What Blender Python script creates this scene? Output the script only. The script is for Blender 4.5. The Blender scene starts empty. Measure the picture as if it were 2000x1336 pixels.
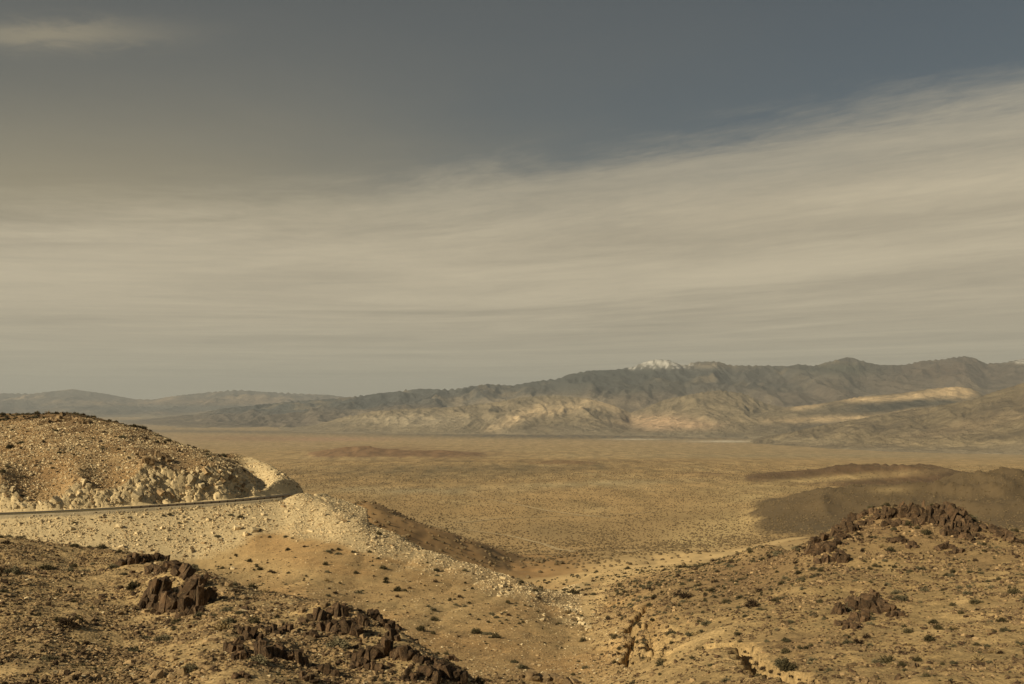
import bpy, math, random
import numpy as np
from mathutils import Vector, Matrix

random.seed(11)
RS = np.random.RandomState(11)
scene = bpy.context.scene
COL = scene.collection

# ------------------------------------------------------------------ camera
# units: metres.  camera at the origin looking along +Y, eye level z = 0
FPX, CX, HY = 1944.0, 1000.0, 785.0          # focal length / centre column / eye-level row, 2000 px wide frame
cam = bpy.data.cameras.new("camera")
cam.sensor_width = 36.0
cam.lens = 36.0 * FPX / 2000.0
cam.shift_y = (HY - 668.0) / 2000.0
cam.clip_start, cam.clip_end = 0.5, 200000.0
cam_o = bpy.data.objects.new("camera", cam)
cam_o.rotation_euler = (math.radians(90), 0, 0)
COL.objects.link(cam_o)
scene.camera = cam_o

# ------------------------------------------------------------------ sun and sky
SUN_ELEV, SUN_AZ = math.radians(29), math.radians(-129)   # azimuth measured from +Y towards +X
sun = bpy.data.lights.new("sun", 'SUN')
sun.energy = 5.0
sun.angle = math.radians(0.6)
sun.color = (1.0, 0.85, 0.575)
sun_o = bpy.data.objects.new("sun", sun)
sd = Vector((math.sin(SUN_AZ) * math.cos(SUN_ELEV), math.cos(SUN_AZ) * math.cos(SUN_ELEV), math.sin(SUN_ELEV)))
sun_o.rotation_euler = sd.to_track_quat('Z', 'Y').to_euler()
sun_o.location = (0, 0, 60)
COL.objects.link(sun_o)

world = bpy.data.worlds.new("World")
scene.world = world
world.use_nodes = True


class NT:
    """small helper to write node trees"""
    def __init__(self, tree):
        self.t = tree
        self.n = tree.nodes
        self.l = tree.links

    def new(self, typ, **kw):
        nd = self.n.new(typ)
        for k, v in kw.items():
            setattr(nd, k, v)
        return nd

    def put(self, sock, v):
        if v is None:
            return
        if hasattr(v, 'is_linked') or isinstance(v, bpy.types.NodeSocket):
            self.l.new(v, sock)
        else:
            sock.default_value = v

    def math(self, op, a, b=None, c=None, clamp=False):
        nd = self.new('ShaderNodeMath', operation=op, use_clamp=clamp)
        for i, v in enumerate((a, b, c)):
            self.put(nd.inputs[i], v) if v is not None else None
        return nd.outputs[0]

    def mix(self, fac, a, b, blend='MIX'):
        nd = self.new('ShaderNodeMix', data_type='RGBA', blend_type=blend)
        self.put(nd.inputs[0], fac)
        self.put(nd.inputs[6], a)
        self.put(nd.inputs[7], b)
        return nd.outputs[2]

    def smooth(self, v, a, b, lo=0.0, hi=1.0):
        nd = self.new('ShaderNodeMapRange', interpolation_type='SMOOTHSTEP')
        self.put(nd.inputs[0], v)
        nd.inputs[1].default_value, nd.inputs[2].default_value = a, b
        nd.inputs[3].default_value, nd.inputs[4].default_value = lo, hi
        return nd.outputs[0]

    def noise(self, vec, scale, detail=4, rough=0.55, dist=0.0):
        nd = self.new('ShaderNodeTexNoise')
        if vec is not None:
            self.l.new(vec, nd.inputs['Vector'])
        nd.inputs['Scale'].default_value = scale
        nd.inputs['Detail'].default_value = detail
        nd.inputs['Roughness'].default_value = rough
        nd.inputs['Distortion'].default_value = dist
        return nd.outputs[0]

    def xyz(self, x, y, z=0.0):
        nd = self.new('ShaderNodeCombineXYZ')
        for i, v in enumerate((x, y, z)):
            self.put(nd.inputs[i], v)
        return nd.outputs[0]


w = NT(world.node_tree)
w.n.clear()
sky = w.new('ShaderNodeTexSky', sky_type='NISHITA')
sky.sun_disc = False
sky.sun_elevation = SUN_ELEV
sky.sun_rotation = SUN_AZ
sky.altitude = 1200
sky.dust_density = 2.0
tc = w.new('ShaderNodeTexCoord')
sep = w.new('ShaderNodeSeparateXYZ')
w.l.new(tc.outputs['Generated'], sep.inputs[0])
dx, dy, dz = sep.outputs
# high cloud sheet seen in perspective: direction hits a flat layer
e = w.math('MAXIMUM', dz, 0.012)
px_ = w.math('DIVIDE', dx, e)
py_ = w.math('DIVIDE', dy, e)
xs = w.math('ADD', px_, 0.6)
bend = w.math('MULTIPLY', w.math('ADD', xs, w.math('SQRT', w.math('ADD', w.math('MULTIPLY', xs, xs), 0.5))), 0.425)
s_ = w.math('ADD', py_, bend)                                            # across the bands
t_ = w.math('SUBTRACT', px_, w.math('MULTIPLY', py_, 0.35))              # along the bands
stre = w.xyz(s_, w.math('MULTIPLY', t_, 0.42), 1.7)
big = w.noise(w.xyz(s_, w.math('MULTIPLY', t_, 0.42), 1.7), 0.34, 6, 0.58, 0.8)
mid = w.noise(stre, 1.25, 8, 0.66, 1.0)
fine = w.noise(w.xyz(s_, w.math('MULTIPLY', t_, 0.7), 4.1), 8.0, 5, 0.7, 0.6)
soft = w.noise(w.xyz(s_, t_, 0.3), 0.45, 5, 0.55)
sedge = w.math('ADD', s_, w.math('ADD', w.math('MULTIPLY', w.math('SUBTRACT', mid, 0.5), 1.3), w.math('MULTIPLY', w.math('SUBTRACT', fine, 0.5), 0.45)))
sedge = w.math('ADD', sedge, w.math('MULTIPLY', w.math('SUBTRACT', soft, 0.5), 0.8))
crisp = w.smooth(px_, -1.5, .6)
deck = w.mix(crisp, w.xyz(*[w.smooth(sedge, 4.2, 6.6)] * 3), w.xyz(*[w.math('ADD', w.smooth(sedge, 4.55, 5.45, 0, .60), w.smooth(sedge, 4.9, 7.2, 0, .40))] * 3))
# thin veil spreading over the left of the blue gap
veil = w.math('MULTIPLY', w.smooth(w.math('ADD', px_, w.math('MULTIPLY', w.math('SUBTRACT', soft, 0.5), -2.2)), 1.3, -2.2, 0.0, 1.0), w.smooth(py_, 2.3, 4.7, 0.22, 1.0))
veil = w.math('MAXIMUM', veil, w.math('MULTIPLY', w.smooth(mid, .54, .72, 0, .45), w.smooth(px_, .2, -1.2)))
# one small brighter wisp high on the left
wa = w.math('DIVIDE', w.math('ADD', px_, 1.28), .30)
wb = w.math('DIVIDE', w.math('ADD', w.math('SUBTRACT', py_, 2.72), w.math('ADD', w.math('MULTIPLY', wa, .03), w.math('MULTIPLY', w.math('SUBTRACT', fine, .5), .25))), .095)
wisp = w.math('EXPONENT', w.math('MULTIPLY', w.math('ADD', w.math('MULTIPLY', wa, wa), w.math('MULTIPLY', wb, wb)), -1.0))
base = w.mix(1.0, sky.outputs[0], (0.62, 0.54, 0.42, 1), 'MULTIPLY')
base = w.mix(0.42, base, (0.44, 0.48, 0.48, 1))
c_veil = w.mix(w.smooth(big, .3, .7), (2.0, 1.75, 1.2, 1), (2.8, 2.45, 1.7, 1))
shade = w.math('ADD', w.math('MULTIPLY', big, 0.60), w.math('ADD', w.math('MULTIPLY', mid, 0.28), w.math('MULTIPLY', fine, 0.12)))
c_deck = w.mix(w.smooth(shade, 0.30, 0.70), (3.55, 3.08, 2.25, 1), (5.7, 4.9, 3.45, 1))
skyc = w.mix(veil, base, c_veil)
skyc = w.mix(w.math('MULTIPLY', wisp, .75), skyc, (3.1, 2.7, 1.9, 1))
skyc = w.mix(deck, skyc, c_deck)
# paler, slightly greener air low down
low = w.smooth(dz, 0.0, 0.10, 1.0, 0.0)
skyc = w.mix(w.math('MULTIPLY', low, 0.55), skyc, (4.0, 3.72, 2.75, 1))
bg = w.new('ShaderNodeBackground')
bg.inputs[1].default_value = 0.10
w.l.new(skyc, bg.inputs[0])
wo = w.new('ShaderNodeOutputWorld')
w.l.new(bg.outputs[0], wo.inputs[0])

scene.view_settings.view_transform = 'Standard'
scene.view_settings.look = 'None'
scene.view_settings.gamma = 1.0
scene.view_settings.exposure = 0.0
scene.view_settings.use_curve_mapping = False
scene.cycles.volume_bounces = 0
scene.cycles.max_bounces = 6
scene.cycles.use_denoising = True

# ------------------------------------------------------------------ numpy noise


def _hash(ix, iy, seed):
    h = (ix.astype(np.int64) * 374761393 + iy.astype(np.int64) * 668265263 + seed * 1442695041) & 0xFFFFFFFF
    h = ((h ^ (h >> 13)) * 1274126177) & 0xFFFFFFFF
    h = h ^ (h >> 16)
    return h


def perlin(x, y, seed=0):
    x = np.asarray(x, dtype=np.float64)
    y = np.asarray(y, dtype=np.float64)
    x0 = np.floor(x)
    y0 = np.floor(y)
    fx, fy = x - x0, y - y0
    ux = fx * fx * fx * (fx * (fx * 6 - 15) + 10)
    uy = fy * fy * fy * (fy * (fy * 6 - 15) + 10)

    def g(ox, oy):
        a = _hash(x0 + ox, y0 + oy, seed) * (2 * math.pi / 4294967296.0)
        return np.cos(a) * (fx - ox) + np.sin(a) * (fy - oy)
    n0 = g(0, 0) * (1 - ux) + g(1, 0) * ux
    n1 = g(0, 1) * (1 - ux) + g(1, 1) * ux
    return (n0 * (1 - uy) + n1 * uy) * 1.5


def fbm(x, y, octv=4, gain=0.5, seed=0):
    s = 0.0
    a, f, tot = 1.0, 1.0, 0.0
    for i in range(octv):
        s = s + a * perlin(x * f + 17.3 * i, y * f - 9.1 * i, seed + i)
        tot += a
        a *= gain
        f *= 2.03
    return s / tot


def ridged(x, y, octv=5, gain=0.5, seed=0):
    s = 0.0
    a, f, tot = 1.0, 1.0, 0.0
    wgt = 1.0
    for i in range(octv):
        n = 1.0 - np.abs(perlin(x * f + 31.7 * i, y * f + 5.3 * i, seed + i)) * 1.35
        n = np.clip(n, 0, 1) ** 2
        s = s + a * n * wgt
        wgt = np.clip(n * 1.6, 0.15, 1)
        tot += a
        a *= gain
        f *= 2.07
    return s / tot


def sstep(v, a, b):
    t = np.clip((v - a) / (b - a), 0, 1)
    return t * t * (3 - 2 * t)


# ------------------------------------------------------------------ shape of the land
# surveyed heights: column (px), distance Y, and the slope of the sight line to it (row py -> depression)
CP = []


def cp(px, *pairs):
    for Y, py in pairs:
        CP.append(((px - CX) / FPX, Y, (py - HY) / FPX))


VALLEY = ((850, 1060), (1300, 1000), (2000, 950), (2800, 920), (3600, 900), (5000, 880), (7500, 865), (11000, 850), (14000, 840), (20000, 825), (40000, 806), (62000, 798))
cp(-250, (30, 1430), (42, 1290), (58, 1185), (78, 1090), (95, 1045), (120, 1080), (150, 1080), (180, 1078), (197, 1070), (212, 945), (230, 905), (260, 850), (290, 815), (320, 812), (380, 880), (480, 960), (600, 1010))
cp(0, (30, 1410), (40, 1295), (55, 1185), (75, 1100), (95, 1050), (120, 1082), (150, 1085), (180, 1085), (196, 1075), (208, 940), (228, 893), (258, 842), (290, 814), (320, 812), (380, 900), (480, 985), (600, 1030))
cp(150, (45, 1270), (60, 1180), (80, 1105), (93, 1070), (120, 1098), (150, 1100), (185, 1095), (200, 1075), (214, 935), (232, 885), (262, 830), (285, 808), (305, 812), (380, 920), (480, 1000))
cp(300, (30, 1420), (45, 1285), (62, 1185), (78, 1110), (90, 1090), (120, 1120), (150, 1125), (190, 1105), (205, 1075), (219, 925), (240, 882), (265, 850), (285, 846), (310, 870), (380, 950), (480, 1010))
cp(420, (25, 1440), (38, 1320), (55, 1195), (72, 1125), (100, 1150), (140, 1150), (180, 1122), (204, 1082), (217, 1010), (228, 925), (245, 897), (262, 884), (280, 892), (320, 925), (400, 990))
cp(478, (236, 938), (246, 926), (256, 920), (268, 912), (282, 897))
cp(503, (30, 1400), (45, 1260), (62, 1170), (80, 1170), (120, 1180), (150, 1165), (180, 1120), (207, 1058), (224, 1000), (236, 962), (246, 953), (256, 940), (266, 918), (276, 900), (286, 894), (300, 908), (330, 950), (430, 1010))
cp(455, (250, 908), (264, 901), (280, 892), (296, 884), (310, 900), (330, 925))
cp(536, (210, 1048), (224, 1000), (237, 959), (246, 940), (256, 922), (266, 912), (276, 912), (300, 955))
cp(570, (208, 1042), (222, 998), (235, 961), (243, 950), (252, 942), (262, 936), (270, 942), (290, 985), (330, 1010), (400, 1020))
cp(584, (214, 1024), (226, 985), (233, 963))
cp(600, (40, 1330), (58, 1195), (66, 1165), (85, 1195), (120, 1210), (150, 1160), (185, 1092), (214, 1026), (225, 990), (234, 965), (245, 957), (256, 951), (266, 956), (300, 1030), (360, 1040))
cp(640, (212, 1027), (229, 981), (242, 983), (262, 1000))
cp(700, (30, 1440), (45, 1300), (58, 1205), (75, 1240), (100, 1260), (130, 1220), (165, 1150), (200, 1058), (222, 1009), (245, 1030), (320, 1045), (420, 976), (500, 1000), (700, 1030), (1100, 1010))
cp(780, (40, 1360), (53, 1240), (70, 1290), (100, 1290), (130, 1225), (165, 1150), (200, 1080), (216, 1045), (240, 1065), (320, 1080), (430, 1003), (520, 1025))
cp(870, (36, 1440), (50, 1292), (65, 1345), (95, 1325), (120, 1260), (150, 1195), (185, 1120), (210, 1083), (240, 1120), (320, 1120), (430, 1037), (540, 1060))
cp(950, (48, 1345), (60, 1400), (92, 1336), (120, 1270), (145, 1210), (175, 1150), (205, 1110), (240, 1150), (320, 1140), (430, 1068), (540, 1075))
cp(1040, (60, 1450), (95, 1336), (118, 1280), (145, 1215), (175, 1165), (200, 1138), (240, 1165), (320, 1140), (430, 1098), (550, 1085))
cp(1130, (90, 1360), (105, 1310), (125, 1265), (150, 1222), (175, 1190), (200, 1168), (240, 1146), (300, 1128), (400, 1108), (550, 1082))
cp(1250, (80, 1350), (95, 1300), (115, 1235), (145, 1188), (175, 1158), (215, 1135), (280, 1118), (400, 1095), (560, 1078))
cp(1400, (55, 1400), (68, 1336), (92, 1250), (125, 1180), (165, 1130), (205, 1098), (240, 1096), (300, 1100), (400, 1092), (560, 1080))
cp(1500, (50, 1430), (64, 1336), (86, 1250), (115, 1180), (150, 1122), (182, 1082), (205, 1066), (240, 1085), (300, 1100), (420, 1090), (580, 1075))
cp(1600, (45, 1450), (61, 1336), (82, 1250), (108, 1180), (135, 1120), (153, 1065), (160, 1046), (180, 1075), (220, 1110), (300, 1110), (450, 1090), (620, 1060))
cp(1700, (45, 1450), (60, 1336), (80, 1250), (106, 1180), (138, 1100), (155, 1040), (165, 998), (185, 1030), (220, 1080), (300, 1100), (450, 1085), (620, 1050))
cp(1850, (45, 1450), (59, 1336), (78, 1250), (102, 1175), (135, 1100), (152, 1040), (165, 990), (180, 1010), (220, 1070), (300, 1090), (450, 1080), (620, 1040))
cp(2000, (45, 1450), (58, 1336), (76, 1250), (100, 1170), (130, 1100), (150, 1060), (162, 1040), (180, 1052), (220, 1085), (300, 1090), (450, 1080), (620, 1040))
cp(2250, (45, 1450), (58, 1336), (76, 1250), (100, 1180), (130, 1110), (162, 1070), (190, 1080), (300, 1090), (450, 1080), (620, 1040))
for c in (-250, 300, 800):
    cp(c, *VALLEY)
cp(1300, *[(a, b if a not in (5000, 7500, 11000) else b + 2.5) for a, b in VALLEY])
for c in (1800, 2250):
    cp(c, (850, 1060), (1300, 1000), (2000, 950), (2800, 922), (3600, 909), (5000, 897), (7500, 884), (9500, 876), (12000, 866), (15000, 850), (20000, 828), (40000, 806), (62000, 798))
CP = np.array(CP)
TU, TV = 3.2, 1.0


def tps_fit(P, lam=0.0006):
    X = np.stack([P[:, 0] * TU, np.log(P[:, 1]) * TV], 1)
    n = len(X)
    d2 = ((X[:, None] - X[None]) ** 2).sum(-1)
    K = 0.5 * d2 * np.log(d2 + 1e-12) + np.eye(n) * lam
    Q = np.hstack([np.ones((n, 1)), X])
    A = np.zeros((n + 3, n + 3))
    A[:n, :n] = K
    A[:n, n:] = Q
    A[n:, :n] = Q.T
    sol = np.linalg.solve(A, np.concatenate([P[:, 2], np.zeros(3)]))
    return X, sol


TX, TS = tps_fit(CP)


def tps_eval(u, Y):
    u = np.asarray(u)
    shp = u.shape
    a = (u * TU).ravel().astype(np.float32)
    b = (np.log(Y) * TV).ravel().astype(np.float32)
    out = np.empty(a.shape, np.float64)
    wv = (TS[:-3] * 0.5).astype(np.float32)
    Xf = TX.astype(np.float32)
    for i in range(0, len(a), 20000):
        aa, bb = a[i:i + 20000, None], b[i:i + 20000, None]
        d2 = (aa - Xf[None, :, 0]) ** 2 + (bb - Xf[None, :, 1]) ** 2
        out[i:i + 20000] = (d2 * np.log(d2 + 1e-12)) @ wv
    out += TS[-3] + TS[-2] * a + TS[-1] * b
    return out.reshape(shp)


# grid of the land: finer where it is near
us = np.concatenate([np.linspace(-0.86, -0.60, 40, endpoint=False), np.linspace(-0.60, -0.20, 350, endpoint=False), np.linspace(-0.20, 0.60, 500, endpoint=False), np.linspace(0.60, 0.86, 41)])
Ys = np.concatenate([np.linspace(22, 34, 24, endpoint=False), np.linspace(34, 110, 230, endpoint=False), np.linspace(110, 192, 140, endpoint=False),
                     np.linspace(192, 250, 250, endpoint=False), np.linspace(250, 262, 24, endpoint=False), np.linspace(262, 340, 90, endpoint=False),
                     np.exp(np.linspace(np.log(340), np.log(6000), 230, endpoint=False)), np.exp(np.linspace(np.log(6000), np.log(62000), 70))])
U, YY = np.meshgrid(us, Ys)
cu = np.linspace(us[0], us[-1], 300)
cv = np.linspace(np.log(Ys[0]), np.log(Ys[-1]), 900)
CU, CV = np.meshgrid(cu, cv)
coarse = tps_eval(CU, np.exp(CV))


def cubic_w(t):
    return (-0.5 * t + t * t - 0.5 * t ** 3, 1 - 2.5 * t * t + 1.5 * t ** 3, 0.5 * t + 2 * t * t - 1.5 * t ** 3, -0.5 * t * t + 0.5 * t ** 3)


def resample(G, fi, fj):
    """separable Catmull-Rom resampling of G at fractional rows fi (vector) and columns fj (vector)"""
    def mat(f, n):
        i0 = np.clip(np.floor(f).astype(int), 1, n - 3)
        t = f - i0
        return i0, cubic_w(t)
    i0, wi = mat(fi, G.shape[0])
    R = sum(wi[k][:, None] * G[i0 - 1 + k, :] for k in range(4))
    j0, wj = mat(fj, G.shape[1])
    return sum(wj[k][None, :] * R[:, j0 - 1 + k] for k in range(4))


DEP = resample(coarse, (np.log(Ys) - cv[0]) / (cv[1] - cv[0]), (us - cu[0]) / (cu[1] - cu[0]))
X_ = U * YY
Z = -DEP * YY

# low hills out in the valley: crest line (px, py) at distance Yc, widths before and behind
HILLS = [
    (2300, 260, 300, [(1430, 940), (1470, 928), (1500, 921), (1560, 917), (1600, 915), (1650, 903), (1695, 898), (1740, 905), (1790, 900), (1850, 912), (1900, 925), (1990, 940)]),
    (1250, 330, 300, [(1440, 1010), (1490, 985), (1530, 970), (1600, 950), (1700, 938), (1800, 928), (1850, 919), (1930, 908), (1970, 905), (2010, 909), (2150, 903), (2300, 900)]),
    (2550, 120, 120, [(1280, 940), (1310, 928), (1340, 922), (1380, 921), (1420, 925), (1470, 936)]),
    (4300, 350, 400, [(580, 893), (620, 881), (660, 873), (700, 868), (730, 871), (760, 876), (820, 880), (860, 878), (930, 885), (990, 897)]),
    (3300, 120, 150, [(1020, 908), (1060, 899), (1100, 896), (1140, 900), (1190, 908)]),
]
hill_mask = np.zeros_like(Z)
hill_masks = []
PXg = CX + FPX * U
for Yc, wf, wb, cr in HILLS:
    cr = np.array(cr, float)
    row = np.argmin(abs(Ys - Yc))
    zb = Z[row]
    pxs = PXg[row]
    zt = -(np.interp(pxs, cr[:, 0], cr[:, 1], left=2000, right=2000 if cr[-1, 0] < 2200 else cr[-1, 1]) - HY) / FPX * Yc
    h = np.clip(zt - zb, 0, None)
    k = np.ones(9) / 9
    h = np.convolve(h, k, 'same')
    yo = YY - Yc - 0.18 * wf * fbm(X_ / wf, YY / wf, 3, seed=90)
    g = np.where(yo < 0, np.exp(-(yo / wf) ** 2 * 1.2), np.exp(-(yo / wb) ** 2 * 1.2))
    rg = ridged(X_ / (wf * 0.7), YY / (wf * 1.1), 4, 0.5, seed=71)
    add = h[None, :] * g * (1.0 - 0.35 * (1 - rg) * sstep(np.abs(yo) / wf, 0.05, 0.6))
    Z = Z + add - .28 * h[None, :] * g * (1 - ridged(X_ / 95, YY / 170, 4, .55, seed=72))
    m = np.clip(h[None, :] * g / 18.0, 0, 1)
    hill_masks.append(m)
    hill_mask = np.maximum(hill_mask, m)
print('hills done')

# ---- fine relief
near = sstep(YY, 700, 300)
rough = np.ones_like(Z)
n20 = fbm(X_ / 22, YY / 22, 3, seed=3)
n5 = fbm(X_ / 5.5, YY / 5.5, 3, seed=5)
n1 = fbm(X_ / 1.7, YY / 1.7, 3, seed=8)
PYg = HY + FPX * (-Z / YY)
onshelf = sstep(YY, 100, 84) * sstep(U, 0.0, -0.06)
onright = sstep(PXg, 1180, 1400) * sstep(YY, 230, 195)
sand = 1 - np.maximum(onshelf, onright)
Z += near * (n20 * (0.5 + 0.5 * onright) * sstep(YY, 25, 110) + n5 * (0.15 + 0.25 * onshelf + 0.3 * onright) + n1 * (0.03 + 0.13 * onshelf + 0.12 * onright))
# rills running down the sandy slopes
rill = ridged((X_ - 0.25 * YY) / 9, (YY + .3 * X_) / 34, 3, seed=21)
Z += near * sand * (-0.5 * rill) * sstep(YY, 95, 130)
spur = sstep(YY, 330, 400) * sstep(YY, 760, 560)
Z += spur * (-4.0 * ridged(X_ / 60, YY / 140, 4, seed=33) + 1.5)
Z += sstep(YY, 600, 1500) * 1.2 * fbm(X_ / 150, YY / 110, 4, seed=44)
Z += sstep(YY, 2000, 5000) * 6.0 * fbm(X_ / 900, YY / 700, 4, seed=45)

# ---- mound under the big outcrops (px, Y, radius, height)
for mpx, mY, r, h in ((330, 66, 2.6, 1.3), (640, 57, 2.0, .8), (1690, 106, 3.2, 1.2), (1620, 150, 4, .5)):
    mx = (mpx - CX) / FPX * mY
    Z += h * np.exp(-((X_ - mx) ** 2 + (YY - mY) ** 2) / r ** 2)


# ---- the road, cut into the hill
def polyline(pts, n=400):
    pts = np.array(pts, float)
    d = np.r_[0, np.cumsum(np.hypot(*np.diff(pts[:, :2], axis=0).T))]
    s = np.linspace(0, d[-1], n)
    out = []
    m = np.gradient(pts, d, axis=0)
    idx = np.clip(np.searchsorted(d, s) - 1, 0, len(d) - 2)
    h = d[idx + 1] - d[idx]
    t = ((s - d[idx]) / h)[:, None]
    h = h[:, None]
    return (pts[idx] * (2 * t ** 3 - 3 * t ** 2 + 1) + m[idx] * h * (t ** 3 - 2 * t ** 2 + t) + pts[idx + 1] * (3 * t ** 2 - 2 * t ** 3) + m[idx + 1] * h * (t ** 3 - t ** 2))


ROADPX = [(-420, 196, -22.7), (-200, 197, -22.7), (0, 200, -22.7), (150, 206, -22.7), (300, 215, -22.7), (400, 222, -22.7), (465, 227.5, -22.7), (520, 234, -22.7), (562, 240, -22.7), (595, 245, -22.8), (624, 252, -24.4), (645, 260, -26.6), (656, 270, -28.8), (660, 284, -31), (640, 304, -33.5), (580, 332, -36)]
ROAD = polyline([((p - CX) / FPX * y, y, z) for p, y, z in ROADPX], 500)
RW = 4.4


def dist_to(line, xs, ys):
    best = np.full(xs.shape, 1e9)
    zi = np.zeros(xs.shape)
    for i in range(len(line) - 1):
        ax, ay = line[i, 0], line[i, 1]
        bx, by = line[i + 1, 0] - ax, line[i + 1, 1] - ay
        L = bx * bx + by * by
        t = np.clip(((xs - ax) * bx + (ys - ay) * by) / L, 0, 1)
        d = np.hypot(xs - ax - t * bx, ys - ay - t * by)
        m = d < best
        best[m] = d[m]
        zi[m] = (line[i, 2] + t * (line[i + 1, 2] - line[i, 2]))[m]
    return best, zi


reg = (YY > 165) & (YY < 360) & (PXg < 720)
rx, ry = X_[reg], YY[reg]
dR, zR = dist_to(ROAD[::3], rx, ry)
zn = Z[reg]
out_ = np.clip(dR - RW - 0.6, 0, None)
# broken rock face: tilted blocks standing forward or back, cracks between them


def worley(x, y, seed=0):
    x0, y0 = np.floor(x), np.floor(y)
    f1 = np.full(x.shape, 9.0)
    f2 = np.full(x.shape, 9.0)
    idv = np.zeros(x.shape)
    for ox in (-1, 0, 1):
        for oy in (-1, 0, 1):
            h = _hash(x0 + ox, y0 + oy, seed)
            cx_ = x0 + ox + (h & 0xFFFF) / 65536.0
            cy_ = y0 + oy + ((h >> 16) & 0xFFFF) / 65536.0
            d = np.hypot(x - cx_, y - cy_)
            m = d < f1
            f2 = np.where(m, f1, np.minimum(f2, d))
            idv = np.where(m, ((h >> 7) & 1023) / 1023.0, idv)
            f1 = np.where(m, d, f1)
    return f1, f2, idv


pxr = CX + FPX * rx / ry
steep = np.interp(pxr, [478, 492, 575, 600], [1.7, 1.6, 1.6, 1.0])
rocky = np.interp(pxr, [484, 496], [1.0, .10]) * np.interp(pxr, [-100, 60, 250, 440, 480], [.8, .8, .9, 1.2, 1.3])
jag2 = fbm(rx / 1.1, ry / 1.1, 2, seed=63)
F1, F2, ID = worley((rx + .9 * out_) / 2.6 + .3 * jag2, (out_ * 1.3 - .6 * rx) / 2.4, 61)
G1, G2, IE = worley((rx - .5 * out_) / 1.2, (out_ * 1.4 - .6 * rx) / 1.2, 67)
bul = np.clip(fbm(rx / 10, ry / 10, 2, seed=60), -.4, 1)
cut = zR + steep * np.clip(out_ - rocky * (.4 + 1.2 * bul + .5 * ID), 0, None) + rocky * (1.5 * (ID - .5) + .5 * (IE - .5) - .9 * sstep(F2 - F1, .16, 0)) * sstep(out_, .2, 1.4)
fill = zR - np.interp(pxr, [380, 500], [.46, .33]) * out_ + 0.07 * jag2 * np.clip(out_, 0, 1)
cutm = (zn > cut) & (out_ > 0)
fillm = (zn < fill)
sm = .5 * (zn + fill + np.sqrt((zn - fill) ** 2 + 1.2))        # embankment blends into the slope below it
znew = np.where(cutm, np.minimum(cut, zn), np.where(fillm | (zn < zR - 1), np.minimum(sm, zR - .2 * np.clip(out_, 0, 2)), zn))
bermh = 0.55 * np.exp(-((dR - RW - 0.9) / 0.5) ** 2) * (ry < 245)
znew = np.where(out_ <= 0, zR - 0.05, znew) + np.where(fillm, bermh, 0)
Z[reg] = znew
CUT = np.zeros_like(Z)
FILL = np.zeros_like(Z)
RD = np.full(Z.shape, 999.0)
CUT[reg] = cutm * 1.0
FILL[reg] = fillm * 1.0
RD[reg] = dR

# ---- lookups on the finished land


def zat(x, y):
    """height of the land (bilinear on its own grid)"""
    x = np.asarray(x, float)
    y = np.asarray(y, float)
    u = np.clip(x / y, us[0], us[-1])
    fi = np.interp(y, Ys, np.arange(len(Ys)))
    fj = np.interp(u, us, np.arange(len(us)))
    i0 = np.clip(np.floor(fi).astype(int), 0, len(Ys) - 2)
    j0 = np.clip(np.floor(fj).astype(int), 0, len(us) - 2)
    a, b = fi - i0, fj - j0
    return (Z[i0, j0] * (1 - a) * (1 - b) + Z[i0 + 1, j0] * a * (1 - b) + Z[i0, j0 + 1] * (1 - a) * b + Z[i0 + 1, j0 + 1] * a * b)


def hit(px, py, ymin=24):
    """the point of the land met by a sight line"""
    u = (px - CX) / FPX
    yy = Ys[Ys > ymin]
    zz = zat(u * yy, yy)
    pr = HY + FPX * (-zz / yy)
    k = np.argmax(pr <= py)
    if pr[k] > py:
        k = len(yy) - 1
    if k > 0:
        t = (pr[k - 1] - py) / max(pr[k - 1] - pr[k], 1e-6)
        y = yy[k - 1] + (yy[k] - yy[k - 1]) * min(max(t, 0), 1)
    else:
        y = yy[0]
    return Vector((u * y, y, float(zat(u * y, y))))


ec = hit(1268, 1238, 80)
em = np.exp(-(((X_ - ec.x) / 5.5) ** 2 + ((YY - ec.y) / 17) ** 2) ** 1.5)
Z -= em * (1.25 * (1 - ridged((X_ + .3 * YY) / 3.4, YY / 8.5, 3, .55, seed=91)) - .2)
# ---- eroded channels: polyline of sight points, width, depth
CHANNELS = [
    ([(1190, 1190), (1205, 1160), (1235, 1150)], 0.5, 0.5),
    ([(1228, 1300), (1225, 1275), (1240, 1245), (1238, 1215), (1252, 1200), (1262, 1180)], 0.75, 1.9),
    ([(1262, 1240), (1275, 1262), (1268, 1290)], 0.6, 1.3),
    ([(1252, 1200), (1235, 1190), (1215, 1180), (1200, 1178)], 0.45, .7),
    ([(1270, 1230), (1290, 1205), (1330, 1195)], 0.5, 0.8),
    ([(1300, 1300), (1295, 1270), (1300, 1240)], 0.45, 0.9),
    ([(1380, 1262), (1430, 1258), (1458, 1275), (1470, 1295), (1490, 1308), (1530, 1316), (1570, 1330)], 1.0, 2.1),
    ([(1110, 1190), (1130, 1215), (1150, 1240)], 0.5, 0.4),
]
chan_lines = []
for pts, wd, dp in CHANNELS:
    L = polyline([tuple(hit(a, b)) for a, b in pts], 40)
    L[:, 0] += 0.5 * np.sin(np.arange(40) * 1.3)
    chan_lines.append((L, wd, dp))
CHN = np.zeros_like(Z)
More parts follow.
